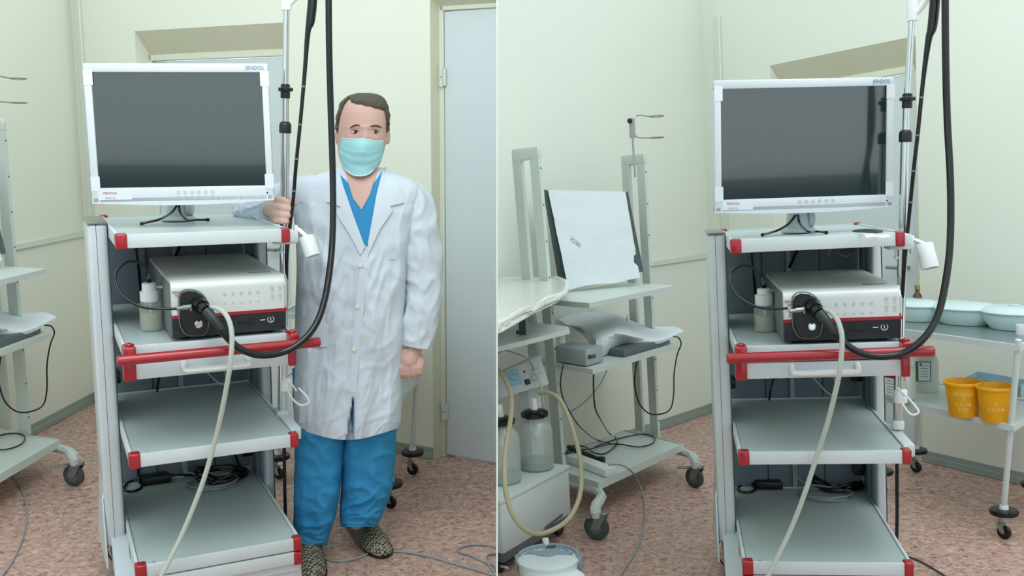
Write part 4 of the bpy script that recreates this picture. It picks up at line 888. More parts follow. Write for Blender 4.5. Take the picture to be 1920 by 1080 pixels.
mb = MB(); mb.obox(c + UP * .075, TU * .075, TW * .05, UP * .074, .018, 3); mb.lathe([(.018, .148), (.018, .17)], c + TU * .03); cn = finish(mb, 'canister_body', JUG, o)
mb = MB(); p = c + UP * .08 - V3((TW.x, TW.y, 0)) * .0505; n2 = V3((-TU.y, TU.x, 0)) * -1; 
if n2.dot(eye('R') - c) < 0: n2 = -n2
pc = c + UP * .075 - TW * .0515
mb.obox(pc, TU * .06, n2 * .001, UP * .05); lb = finish(mb, 'label', LABW, o)
mb = MB(); mb.obox(pc + UP * .036 + n2 * .0012, TU * .058, n2 * .0006, UP * .009); finish(mb, 'red_band', STRIPE, lb)
mb = MB()
for k in range(5): mb.obox(pc + UP * (.015 - k * .013) + n2 * .0012 + TU * (.005 * (k % 2)), TU * .045, n2 * .0005, UP * .0015)
finish(mb, 'print_lines', TXTG, lb)
c = h(1728, 738, zl) + TW * .06; c.z = zl
o = thing('jug_bottle', 'translucent bottle with green-framed label beside the push bar end', 'bottle', c)
mb = MB(); mb.lathe([(.048, 0), (.052, .006), (.052, .14), (.04, .17), (.016, .19), (.016, .205)], c, seg=24); finish(mb, 'bottle_body', JUG, o)
d_ = (eye('R') - c); d_.z = 0; d_.normalize(); sd = V3((-d_.y, d_.x, 0)); GREEN = mat('label_green', (70, 110, 84), .6)
pc = c + d_ * .052 + UP * .10 + sd * -.012
mb = MB(); mb.obox(pc, sd * .032, d_ * .002, UP * .045); lb = finish(mb, 'label', GREEN, o)
mb = MB(); mb.obox(pc + d_ * .002 + sd * .004, sd * .024, d_ * .001, UP * .041); finish(mb, 'label_field', LABW, lb)
mb = MB()
for k in range(5): mb.obox(pc + d_ * .0035 + sd * .004 + UP * (.025 - k * .012), sd * .015, d_ * .0004, UP * .001)
mb.obox(pc + d_ * .0035 + sd * -.010 + UP * .032, sd * .005, d_ * .0004, UP * .005); finish(mb, 'print_lines', GREEN, lb)
mb = MB(); c = h(1862, 735, zl) + TW * .07; c.z = zl
for a0, a1, b0, b1, z1 in ((-.14, .14, -.07, .07, .004), (-.14, .14, -.07, -.066, .05), (-.14, .14, .066, .07, .05), (-.14, -.136, -.07, .07, .05), (.136, .14, -.07, .07, .05)):
    mb.poly([c + TU * a0 + TW * b0, c + TU * a1 + TW * b0, c + TU * a1 + TW * b1, c + TU * a0 + TW * b1], (0, 0, z1))
tag(finish(mb, 'plastic_tray', mat('tray_blue', (168, 196, 204), .4)), 'low pale blue tray behind the yellow buckets', 'tray')
# the same trolley behind the doctor
e2 = cart2('L', V3((1.07, .69, 0)), V3((1.09, .62, 0)), 'behind the doctor, beside the door', False)
CUR['r'] = 'L'
c = V3((1.09, .62, 0)) + TU * .56 + TW * .12; c.z = zl
mb = MB(); mb.obox(c + UP * .075, TU * .07, TW * .045, UP * .074, .015, 3); mb.lathe([(.018, .148), (.018, .17)], c + TU * .02); tag(finish(mb, 'canister', mat('pale_blue_plastic', (196, 216, 222), .4)), 'pale blue-white canister seen between trolley column and pole', 'canister')

# ---------------------------------------------------------------- suction pump, jars, wrapped table, container
CUR['r'] = 'R'
C0 = h(947, 1083, FZ); C1 = h(1073, 1002, FZ); C0.z = C1.z = 0
pu = (C1 - C0); PL = pu.length; pu.normalize(); pq = V3((-pu.y, pu.x, 0))
zA, zB = zat('R', C0[:2], 935), zat('R', C1[:2], 881); zw0, zw1 = zat('R', C0[:2], 1030), zat('R', C1[:2], 972); ztp = (zA + zB) / 2
PD = .36
def pb(a, b, z): return C0 + pu * a + pq * b + UP * z
t = thing('suction_pump', 'white wheeled suction pump with two glass jars beside the rack', 'pump', pb(PL / 2, PD / 2, FZ))
def pslab(mb, a0, a1, b0, b1, z0, z1, bev=.006): return mb.obox((pb(a0, b0, z0) + pb(a1, b1, z1)) / 2, pu * (a1 - a0) / 2, pq * (b1 - b0) / 2, UP * (z1 - z0) / 2, bev, 2)
zw = (zw0 + zw1) / 2
mb = MB(); pslab(mb, 0, PL, 0, PD, zw, ztp); finish(mb, 'body_case', PUMPW, t, cl=True)
mb = MB(); pslab(mb, -.003, PL + .003, -.003, PD, ztp - .012, ztp + .006, .004); finish(mb, 'top_rim', PUMPW, t, cl=True)
mb = MB(); pslab(mb, .004, PL + .004, .004, PD, FZ + .055, zw, .004); finish(mb, 'lower_band', SCOAT, t, cl=True)
mb = MB(); mb.obox(pb(PL * .72, -.001, zw + .012), (pu * .07 + UP * .006), pq * .002, UP * .006); finish(mb, 'vent_slot', SCOAT, t)
for a, b in ((.04, .05), (PL - .03, .05), (PL - .04, PD - .05)):
    mb = MB(); p = pb(a, b, FZ + .032); mb.lathe([(.02, -.013), (.03, -.011), (.032, -.005), (.032, .005), (.03, .011), (.02, .013)], p, pq, 20); w_ = finish(mb, 'caster_wheel', BLACKM, t, cl=True)
jars = []
for px, py, rp, nm in ((1008, 878, 32, 'jar'), (945, 903, 34, 'jar')):
    c = h(px, py, ztp + .006); c.z = ztp + .006; Zj = pjz('R', c); rr = rp * Zj / F; jars.append((c, rr, Zj))
    Ht = lambda y: zat('R', c[:2], y) - c.z
    hb = Ht(786 if nm and px > 1000 else 800)
    mb = MB(); mb.lathe([(rr * .95, 0), (rr, .006), (rr, hb * .78), (rr * .9, hb * .9), (rr * .55, hb), (rr * .52, hb + .012), (rr * .49, hb + .012), (rr * .52, hb - .004), (rr * .86, hb * .88), (rr * .96, hb * .78), (rr * .96, .01), (rr * .9, .005)], c, seg=32)
    j = finish(mb, 'jar', GLASS, t, cl=True)
    mb = MB(); mb.lathe([(rr * .92, .008), (rr * .95, .012), (rr * .95, .04)], c, seg=28); finish(mb, 'fluid', mat('cloudy_fluid', (150, 176, 168), .15, alpha=.6), j, cl=True)
    mb = MB(); mb.lathe([(rr * .5, hb + .004), (rr * .80, hb + .014), (rr * .82, hb + .03), (rr * .6, hb + .04), (rr * .3, hb + .043)], c, seg=28); finish(mb, 'lid', BLACK, j, cl=True)
    mb = MB(); mb.rod(c + UP * (hb * .55), c + UP * (hb + .03), .009); mb.lathe([(.012, 0), (.02, .01), (.02, .02), (.012, .03)], c + UP * hb * .62); mb.rod(c + UP * (hb + .04), c + UP * (hb + .09), .016, r2=.012); finish(mb, 'float_valve', WHP, j, cl=True)
Zp = jars[0][2] + .10
gp = lambda px, py, dz=0: at('R', px, py, Zp + dz)
nb = ROOM['R'][0].transposed() @ V3((0, 0, 1))
mb = MB(); q4 = [gp(900, 716), gp(1012, 666, .02), gp(1030, 722, 0), gp(946, 744, -.02), gp(900, 757, -.02)]; mb.poly(q4, nb * .11); bmesh.ops.bevel(mb.bm, geom=list(mb.bm.edges), offset=.005, segments=2, affect='EDGES'); pn = finish(mb, 'control_panel', PUMPW, t, cl=True)
mb = MB(); cc = (gp(990, 735) + gp(1005, 860)) / 2 + nb * .09; mb.obox(cc, pu * .05, pq * .025, UP * .22); finish(mb, 'panel_post', PUMPW, t)
pex = (q4[2] - q4[3]).normalized(); pez = (q4[1] - q4[2]).normalized(); pez = (pez - pex * pez.dot(pex)).normalized(); pnn = pex.cross(pez); 
if pnn.dot(eye('R') - q4[2]) < 0: pnn = -pnn
P0 = q4[2]
def pp(px, py): return onp('R', px, py, P0, pnn)
mb = MB(); mb.obox(pp(961, 709), pex * .034, pez * .033, pnn * .003, .002); gg = finish(mb, 'gauge', GAUGE, pn)
mb = MB(); c = pp(963, 710) + pnn * .0036; mb.tube([c + (pex * math.cos(a) + pez * math.sin(a)) * .02 for a in arc(12, .3, 2.8)], .0009, 6, 0); mb.tube([c + pex * -.014 + pez * .006, c + pex * .006 + pez * -.01], .0012, 6, 0); finish(mb, 'dial_marks', mat('dial_blue', (70, 110, 140), .5), gg)
mb = MB(); mb.obox(pp(989, 716), pex * .0125, pez * .0115, pnn * .004, .001); finish(mb, 'power_switch', BLACKM, pn)
mb = MB(); mb.lathe([(.005, 0), (.005, .004)], pp(983, 697), pnn, 12); finish(mb, 'indicator', BLACKM, pn)
mb = MB(); mb.lathe([(.02, 0), (.02, .012), (.012, .014)], pp(1004, 705), pnn, 20); finish(mb, 'control_knob', mat('knob_pale', (188, 204, 206), .3), pn)
mb = MB(); mb.obox(pp(1011, 699) + pnn * .001, pex * .008 - pez * .005, (pex * .5 + pez).normalized() * .0014, pnn * .0008); mb.obox(pp(1000, 693) + pnn * .001, pex * .02, pez * .0008, pnn * .0006); finish(mb, 'panel_print', TXTG, pn)
def hose(pts, rad, m, nm, lab):
    mb = MB(); mb.tube([at('R', x, y, Zp + dz) for x, y, dz in pts], rad, 10, 6); return tag(finish(mb, nm, m, cl=True), lab, 'hose')
hose([(1010, 737, -.12), (1030, 737, -.16), (1048, 748, -.2), (1062, 772, -.22), (1078, 820, -.26), (1089, 870, -.3), (1088, 925, -.38), (1070, 968, -.46), (1040, 992, -.5), (1005, 1001, -.58), (975, 985, -.66), (955, 950, -.68), (946, 900, -.66), (948, 840, -.56), (958, 780, -.42), (957, 735, -.30), (940, 700, -.24), (928, 690, -.22)], .0095, YTUBE, 'suction_hose', 'long yellowed suction hose looping down in front of the pump')
hose([(932, 664, -.05), (945, 657, -.05), (965, 662, -.05), (985, 670, -.05), (997, 684, -.03), (1001, 694, -.0)], .003, CABG, 'thin_hose', 'thin grey hose arching over the pump control panel')
hose([(1001, 700, -.02), (1012, 712, -.04), (1016, 735, -.06), (1020, 760, -.08)], .0035, SILIC, 'clear_hose', 'short clear hose from the pump panel to the jar lid')
# wrapped table
zt = -.216
t = thing('wrapped_table', 'white tabletop wrapped in clear film at the middle of the picture', 'table', h(980, 560, zt))
pts = [(905, 519), (985, 518), (1042, 521), (1057, 529), (1061, 541), (1050, 553), (1022, 563), (1000, 576), (975, 583), (940, 605), (905, 622)]
mb = MB(); mb.poly([h(x, y, zt) for x, y in pts], (0, 0, -.03)); bmesh.ops.bevel(mb.bm, geom=[e_ for e_ in mb.bm.edges if abs((e_.verts[0].co - e_.verts[1].co).z) < .01], offset=.012, segments=3, affect='EDGES'); finish(mb, 'wrapped_top', FILM, t, cl=True)
mb = MB(); edge = [h(x, y + 2, zt - .012) for x, y in pts[2:]]; mb.tube(edge, [.016 + .004 * math.sin(k * 2.1) for k in range(len(edge))], 10, 5); finish(mb, 'film_roll', FILM, t, cl=True)
zz = -.387; zc2 = [(905, 600), (985, 603), (1064, 612), (1068, 617), (1000, 634), (905, 657)]
mb = MB(); mb.poly([h(x, y, zz) for x, y in zc2], (0, 0, -.02)); finish(mb, 'lower_shelf', TRP, t, cl=True)
mb = MB(); p = h(1054, 624, zz - .02); mb.obox(p + UP * -.022, (.010, 0, 0), (0, .02, 0), (0, 0, .02), .002); finish(mb, 'shelf_foot', TRP, t)
mb = MB(); a, b = h(980, 628, zz), h(979, 592, zt - .03); a = V3((a.x, a.y, zz)); b = V3((a.x, a.y + .02, zt - .028)); mb.obox((a + b) / 2, (.014, 0, 0), (0, .006, 0), (b - a) / 2); mb.obox(a + V3((-.018, 0, .012)), (.008, 0, 0), (0, .006, 0), (0, 0, .008)); finish(mb, 'bracket', DARKG, t)
# round container with locking lid
zc = -1.135
c = h(1028, 1048, zc); rr = 57 * pjz('R', c) / F; b = V3((c.x, c.y, FZ))
t = thing('lidded_container', 'round white container with blue-grey clamp lid at the pump\'s foot', 'container', b)
hh = zc - FZ
mb = MB(); mb.lathe([(rr * .88, 0), (rr * .92, .01), (rr * .98, hh - .02), (rr, hh - .012), (rr * .9, hh - .01)], b, seg=36); finish(mb, 'container_body', WHP, t, cl=True)
BG = mat('blue_grey_plastic', (140, 156, 166), .4)
mb = MB(); mb.lathe([(rr * 1.0, hh - .012), (rr * 1.03, hh - .006), (rr * 1.02, hh + .004), (rr * .94, hh + .008), (rr * .5, hh + .010), (rr * .1, hh + .011)], b, seg=36); ld = finish(mb, 'lid', mat('lid_white', (206, 216, 218), .35), t, cl=True)
mb = MB(); mb.tube([b + V3((math.cos(a) * rr * .98, math.sin(a) * rr * .98, hh + .012)) for a in arc(18, .0, math.pi)], .007, 8, 2); mb.tube([b + V3((math.cos(a) * rr * .78, math.sin(a) * rr * .78, hh + .011)) for a in arc(18, .15, math.pi - .15)], .003, 8, 2); finish(mb, 'lid_ring', BG, ld, cl=True)
mb = MB(); mb.poly([b + V3((x * rr, y * rr, hh + .010)) for x, y in ((-.75, .28), (-.3, .42), (-.1, .62), (.25, .62), (.4, .42), (.8, .35), (.7, .15), (.3, .12), (.05, -.1), (-.2, -.05), (-.45, .1))], (0, 0, .004)); finish(mb, 'grip_plate', BG, ld)
mb = MB(); mb.tube([b + V3((-.15 * rr, .70 * rr, hh + .014)), b + V3((.15 * rr, .80 * rr, hh + .014))], .006, 8, 0); finish(mb, 'lid_slot', DARKG, ld)
for sx in (-1, 1):
    mb = MB(); mb.obox(b + V3((sx * rr * 1.05, 0, hh - .015)), (.006, 0, 0), (0, .012, 0), (0, 0, .028), .003); finish(mb, 'clip', BG, ld, cl=True)
mb = MB(); mb.rod(b + V3((-.02, rr * 1.0, hh + .0)), b + V3((-.025, rr * 1.02, hh + .035)), .012); finish(mb, 'spout', WHP, t)
mb = MB(); p = h(1056, 1068, FZ + .13); q_ = V3((p.x, p.y, FZ)); mb.poly([q_ + V3((x, y, z)) for x, y, z in ((-.14, .03, 0), (-.14, .03, .115), (.0, .045, .125), (.06, .03, .12), (.15, -.08, .07), (.15, -.08, 0))], (-.02, -.18, 0)); bmesh.ops.bevel(mb.bm, geom=list(mb.bm.edges), offset=.008, segments=3, affect='EDGES')
pd_ = tag(finish(mb, 'foot_pedal', WHP, cl=True), 'white sloping pedal housing in front of the lidded container', 'pedal')
mb = MB(); mb.rod(h(900, 1050, FZ + .03), h(952, 1065, FZ + .03), .005); tag(finish(mb, 'white_rod', WHP, cl=True), 'white rod end at the partition by the pump wheel', 'rod')

# ---------------------------------------------------------------- the doctor
CUR['r'] = 'L'
def VZ(py): return 3.44 + (py - 173) / (1034 - 173) * .25
def V(px, py, dz=0): return at('L', px, py, VZ(py) + dz)
KX = 3.5 / F
FWD = ROOM['L'][0].transposed() @ V3((0, 0, 1))
feet = V(640, 1034); feet.z = FZ
doc = thing('person', 'masked man in white coat and blue scrubs gripping the chrome pole', 'person', (feet.x, feet.y, FZ))
def interp(rows, y):
    for a, b in zip(rows, rows[1:]):
        if a[0] <= y <= b[0]:
            k = (y - a[0]) / (b[0] - a[0]); k2 = k
            return [a[i] + (b[i] - a[i]) * k2 for i in range(len(a))]
    return list(rows[0] if y < rows[0][0] else rows[-1])
def spl(rows, n):
    R = [V3((r_[0], r_[1], r_[2])) for r_ in rows]; S = [V3((r_[3], r_[4], 0)) for r_ in rows]
    return [(a.x, a.y, a.z, b.x, b.y) for a, b in zip(catmull(R, n), catmull(S, n))]
def sup(a, e): c = math.cos(a); s = math.sin(a); return (abs(c) ** (2 / e)) * (1 if c >= 0 else -1), (abs(s) ** (2 / e)) * (1 if s >= 0 else -1)
def loft(mb, rows, n=56, e=2.3, disp=None, cap=True):
    R = []
    for py, cx, a, b, dz in rows:
        ring = []
        for k in range(n):
            th = 2 * math.pi * k / n; c, s = sup(th, e); x = cx + a * c; z = dz + b * s
            dx = dzz = dy = 0
            if disp: dx, dy, dzz = disp(x, py, th)
            ring.append(V(x + dx, py + dy, z + dzz))
        R.append(ring)
    mb.rings(R, cap=cap); return mb
HEAD = [(177, 684, 6, .016, .0), (180, 684, 20, .045, .0), (186, 683, 31, .066, .0), (196, 682, 39, .083, .0), (210, 681, 44, .094, .0), (230, 680, 46, .098, .0), (250, 679, 46, .097, 0), (270, 678, 45, .094, 0), (290, 676.5, 42, .088, 0), (306, 676, 37, .08, -.004), (318, 675, 30, .068, -.012), (328, 675, 19, .046, -.022), (333, 675, 7, .02, -.03)]
def fz(rows, px, py, e=2.3):         # front surface depth offset of a loft at a pixel
    _, cx, a, b, dz = interp(rows, py); u = min(.995, abs((px - cx) / a)); return dz - b * (1 - u ** e) ** (1 / e)
# body: one continuous skin, joined by voxel remesh
mb = MB()
def face(x, py, th):
    f = max(0, -math.sin(th)); dx = x - 678
    z = 0
    for ex, ey, sx, sy, k in ((664, 247, 9, 6, .007), (703, 247, 9, 6, .007), (684, 262, 5, 16, -.012), (684, 238, 30, 3.5, -.004)):
        z += k * math.exp(-((x - ex) / sx) ** 2 - ((py - ey) / sy) ** 2)
    return 0, 0, z * (1 if f > 0 else 0)
loft(mb, spl(HEAD, 5), 72, 2.2, face)
for ex, sgn in ((633, -1), (727, 1)): mb.ell(V(ex, 256, .012), (.010, 0, 0), FWD * .018, (0, 0, .030), 8, 12)
SK = lambda L_, seg=16: mb.capsule([V(p[0], p[1], p[2]) for p in L_], [p[3] for p in L_], seg)
SK([(677, 300, .025, .056), (674, 330, .03, .058), (670, 365, .03, .075)])
mb.ell(V(668, 430, .03), (.15, 0, 0), FWD * .085, (0, 0, .17), 12, 20); mb.ell(V(658, 600, .03), (.13, 0, 0), FWD * .09, (0, 0, .22), 12, 20); mb.ell(V(652, 730, .03), (.14, 0, 0), FWD * .095, (0, 0, .15), 12, 20)
SK([(620, 740, .03, .08), (600, 880, .0, .055), (585, 1015, -.045, .034)]); SK([(682, 740, .04, .08), (690, 860, .04, .055), (668, 978, .02, .032)])

SK([(590, 365, .05, .04), (520, 380, .1, .035), (464, 395, .125, .028)]); SK([(464, 395, .125, .028), (490, 396, .01, .024), (514, 395, -.075, .022)])
SK([(765, 375, .02, .055), (790, 450, .03, .05), (802, 520, .03, .043)]); SK([(802, 520, .03, .04), (788, 600, .0, .033), (776, 655, -.02, .027)])
# right hand gripping the pole: palm behind/left, four stacked fingers wrapping over it, thumb on top
pc = pjz('L', ony('L', 532, 395, .25))
HV = lambda px, py, d: at('L', px, py, pc + d)
hand = MB()
def HC(L_, seg=12): hand.capsule([HV(p[0], p[1], p[2]) for p in L_], [p[3] for p in L_], seg)
HC([(507, 393, .02, .024), (516, 394, .0, .028), (521, 394, -.002, .026)])
for k, (y0, y1, x0, x1, rr) in enumerate(((374, 380, 514, 549, .0118), (387.5, 391, 508, 551, .0122), (401, 403.5, 507, 549, .012), (413.5, 415, 509, 545, .0112))):
    HC([(x0 + 4, y0 + 3, .012, rr * 1.05), (x0 + 9, y0, -.018, rr * 1.08), (x0 + 22, (y0 + y1) / 2, -.034, rr), (x1 - 9, y1, -.032, rr * .95), (x1 - 4, y1 + 1, -.010, rr * .86), (x1 - 6, y1 + 1, .010, rr * .78)])
HC([(512, 384, .034, .017), (528, 373, .032, .016), (543, 373, .014, .0135), (552, 377, -.012, .0125), (552, 381, -.020, .0115)])
for vtx in hand.bm.verts: pass
# left hand hanging relaxed
HD = MB(); Z0 = VZ(670) - .03
LV = lambda px, py, d: at('L', px, py, Z0 + d)
def LC(L_, seg=12): HD.capsule([LV(p[0], p[1], p[2]) for p in L_], [p[3] for p in L_], seg)
LC([(777, 650, 0, .027), (774, 662, -.002, .032), (768, 676, -.004, .036)]); LC([(757, 672, -.0, .02), (783, 672, 0, .022)])
LC([(760, 660, -.006, .017), (748, 668, -.016, .015), (741, 678, -.022, .0135), (742, 688, -.022, .012)])
for k, (x0, x1, x2, y2) in enumerate(((754, 752, 757, 705), (766, 763, 768, 708), (777, 775, 779, 706), (788, 787, 788, 699))):
    LC([(x0 + 2, 676, -.006, .0155), (x1, 690, -.018, .0145), (x1 + 1, 700 - (3 if k == 3 else 0), -.012, .0135), (x2, y2, .004, .012), (x2 + 2, y2 - 4, .016, .011)])
def remesh_part(mb_, name, m, parent, vs):
    o = finish(mb_, name, m, parent); md = o.modifiers.new('r', 'REMESH'); md.mode = 'VOXEL'; md.voxel_size = vs; md.use_smooth_shade = True
    sm = o.modifiers.new('s', 'SMOOTH'); sm.iterations = 3; sm.factor = .5
    me = bpy.data.meshes.new_from_object(o.evaluated_get(bpy.context.evaluated_depsgraph_get())); o.modifiers.clear(); o.data = me
    for p in me.polygons: p.use_smooth = True
    if not me.materials: me.materials.append(m)
    return o
hand.bm.verts.index_update(); 
for src in (hand, HD):
    src.bm.verts.ensure_lookup_table(); src.bm.verts.index_update(); mp = [mb.bm.verts.new(v.co) for v in src.bm.verts]
    for f in src.bm.faces: mb.bm.faces.new([mp[v.index] for v in f.verts])
    src.bm.free()
body = remesh_part(mb, 'body', SKIN, doc, .0034)
# hair cap
HR = [(r_[0] - (3 if i < 4 else 0), r_[1], r_[2] + 4.5, r_[3] + .011, r_[4] + .006) for i, r_ in enumerate(HEAD)]
hr = spl(HR, 14); n = 150; vs = []; keep = []
def hairline(th, x):
    s = -math.sin(th)      # 1 front
    if s > .50: return 201 + (x - 680) * .26 + .8 * math.sin(x * .35) - (8 if x < 655 else 0)
    if s > .30: return 212 + (.50 - s) / .20 * 26
    if s > -.1: return 252
    return 258 if s > -.5 else 278
mb = MB(); ring_o = []; ring_i = []
for py, cx, a, b, dz in hr:
    ro, ri = [], []
    for k in range(n):
        th = 2 * math.pi * k / n; c, s = sup(th, 2.2); x = cx + a * c
        L_ = hairline(th, x); yy = py
        jit = 2.2 * noise.noise(V3((x * .10, py * .10, th * 2))) + 1.2 * noise.noise(V3((x * .4, py * .12, th * 5)))
        tp = max(0.0, min(1.0, (L_ - py) / 10)); 
        ro.append((V(cx + (a - 4.5 * (1 - tp) + jit) * c, yy, dz + (b - .011 * (1 - tp)) * s), py < L_)); ri.append(V(cx + (a - 9) * c, yy, dz + (b - .02) * s))
    ring_o.append(ro); ring_i.append(ri)
idx = {}
for i in range(len(ring_o) - 1):
    for k in range(n):
        k2 = (k + 1) % n
        if all(ring_o[ii][kk][1] for ii, kk in ((i, k), (i, k2), (i + 1, k), (i + 1, k2))):
            q_ = []
            for ii, kk in ((i, k), (i, k2), (i + 1, k2), (i + 1, k)):
                if (ii, kk) not in idx: idx[(ii, kk)] = mb.bm.verts.new(ring_o[ii][kk][0])
                q_.append(idx[(ii, kk)])
            mb.bm.faces.new(q_)
top = [idx[(0, k)] for k in range(n) if (0, k) in idx]
if len(top) == n: mb.bm.faces.new(top)
o = finish(mb, 'hair', HAIR, doc); md = o.modifiers.new('t', 'SOLIDIFY'); md.thickness = .006; md.offset = -1
# eyes, brows, mask
for ex, ey in ((666, 247.5), (704, 247.5)):
    zf = fz(HEAD, ex, ey) + .0035
    mb = MB(); mb.ell(V(ex, ey, zf + .002), (.0125, 0, 0), FWD * .006, (0, 0, .0052), 8, 14); ew = finish(mb, 'eye', EYEW, doc)
    mb = MB(); mb.ell(V(ex + .5, ey, zf - .0028), (.0052, 0, 0), FWD * .0025, (0, 0, .0048), 8, 12); finish(mb, 'iris', EYED, ew)
    mb = MB(); mb.tube([V(ex - 7.5, ey + 1, zf), V(ex - 3, ey - 2.4, zf - .004), V(ex + 3, ey - 2.6, zf - .004), V(ex + 7.5, ey + .5, zf)], [.001, .0018, .0018, .001], 6, 3); finish(mb, 'upper_lid', LIP, ew)
for pts_ in ([(657, 240), (663, 236), (671, 235), (679, 238)], [(692, 238.5), (699, 236), (707, 236), (715, 239)]):
    mb = MB(); mb.tube([V(x, y, fz(HEAD, x, y) - .0005) for x, y in pts_], [.0018, .0034, .0036, .002], 6, 4); finish(mb, 'eyebrow', LIP, doc)
mb = MB(); G = []
for i in range(25):
    v = i / 24; row = []
    for j in range(25):
        u = j / 12 - 1; left = 641 - 5 * math.sin(min(1, v * 1.2) * math.pi * .6); right = 719 - 3 * v
        if v > .6: left += 4 * ((v - .6) / .4) ** 2; right -= 7 * ((v - .6) / .4) ** 2
        yb = 330 - 24 * abs(u) ** 2.6; yt = 257.5 + 5 * (u * .5 + .5) + (-2.5 * math.exp(-(u / .25) ** 2)) + 2
        x = left + (right - left) * (u + 1) / 2; y = yt + (yb - yt) * v
        z = fz(HEAD, min(max(x, 638), 717), min(y, 316)) - .010 - .020 * math.exp(-(u / .45) ** 2 - ((v - .30) / .35) ** 2) - .008 * v * (1 - abs(u))
        z += .0035 * (abs(((v * 4.2 + .15 * u * u) % 1) - .5) * 2) * (1 if .25 < v < .85 else .2)
        row.append(V(x, y, z))
    G.append(row)
mb.sheet(G, .0015); mk = finish(mb, 'face_mask', MASKM, doc, sharp=60)
for rw, nm in ((G[0], 'mask_edge'), (G[-1], 'mask_edge')):
    mb = MB(); mb.tube([p - FWD * .001 for p in rw[::2]], .0016, 6, 2); finish(mb, nm, MASKE, mk)
for P_ in ([(641, 262, -.03), (634, 253, .0), (631, 247, .02)], [(718, 268, -.03), (724, 262, -.01), (728, 250, .015)]):
    mb = MB(); mb.tube([V(x, y, z) for x, y, z in P_], .0012, 6, 4); finish(mb, 'ear_loop', MASKE, mk)
# coat
COATR = [(314, 672, 44, .075, .035), (322, 672, 62, .085, .035), (331, 671, 88, .098, .032), (342, 670, 110, .108, .03), (360, 670, 121, .118, .028), (390, 668, 119, .128, .022), (440, 664, 110, .135, .015), (500, 660, 104, .14, .01), (570, 657, 103, .145, .008), (640, 655, 103, .148, .006), (700, 653, 102, .15, .004), (760, 652, 101, .152, .002), (800, 651, 99, .15, .0), (818, 651, 96, .148, .0)]
def coatd(x, py, th):
    s = -math.sin(th)
    k = max(0, (py - 330)) / 500
    q0 = 1 - math.exp(-((x - 682) / 62) ** 4) * (1 if s > 0 else 0) * max(0, min(1, (500 - py) / 60))
    f = .009 * k * math.sin(x * .10 + 1.6 * math.sin(py * .008)) + .016 * noise.noise(V3((x * .022, py * .012, 3)))
    if 380 < py < 620: f += .010 * noise.noise(V3((x * .045, py * .03, 7)))
    rg = 1 - abs(noise.noise(V3((x * .05 + py * .01, py * .011, 11)))) * 2; f -= .011 * max(0, rg - .45) * min(1, k * 4)
    rg = 1 - abs(noise.noise(V3((x * .03, py * .03 + x * .012, 21)))) * 2; f -= .008 * max(0, rg - .5) * min(1, k * 4)
    z = f * q0
    if s > 0 and py > 735: z += .085 * max(0, min(1, (.5 + (py - 735) * .085 - abs(x - (664 - (py - 735) * .09))) / 1.6))
    dy = 0
    if py > 795: dy = 5 * math.cos((x - 650) * .035) - (abs(x - 650) / 100) ** 3 * 14 + 2
    return 0, dy, z
mb = MB(); loft(mb, spl(COATR, 13), 320, 2.4, coatd)
def sleeve(rows, n_=64, sd=1):
    P = [V(x, y, z) for x, y, z, _ in rows]; rs = [q_[3] for q_ in rows]
    P2 = catmull(P, 12); R2 = [v.x for v in catmull([V3((q_, 0, 0)) for q_ in rs], 12)]; R = []
    nrm_ = (P2[1] - P2[0]).normalized().orthogonal().normalized()
    for i in range(len(P2)):
        T = (P2[min(i + 1, len(P2) - 1)] - P2[max(0, i - 1)]).normalized(); nrm_ = (nrm_ - T * nrm_.dot(T)).normalized(); b_ = T.cross(nrm_)
        R.append([P2[i] + (nrm_ * math.cos(a) + b_ * math.sin(a)) * (R2[i] * (1 + .10 * noise.noise(P2[i] * 14 + V3((math.cos(a) * 1.3, math.sin(a) * 1.3, sd)))) + .010 * max(0, .75 - abs(noise.noise(P2[i] * 16 + V3((math.cos(a), math.sin(a), sd + 5)) * 1.2)) * 2.5)) for a in [2 * math.pi * k / n_ for k in range(n_)]])
    mb.rings(R)
sleeve([(742, 358, .04, .058), (768, 380, .03, .076), (782, 430, .025, .076), (792, 490, .02, .072), (795, 545, .01, .066), (788, 600, -.01, .060), (782, 634, -.02, .055), (780, 648, -.022, .054)], sd=3)
sleeve([(600, 358, .05, .062), (560, 366, .06, .068), (525, 378, .09, .062), (490, 388, .12, .054), (458, 394, .13, .046)], sd=5)
sleeve([(452, 392, .14, .035), (470, 396, .09, .041), (490, 396, .02, .041), (505, 396, -.035, .040)], sd=8)
coat = finish(mb, 'coat', COAT, doc, sharp=80)
cz = lambda px, py: fz(COATR, px, py, 2.4)
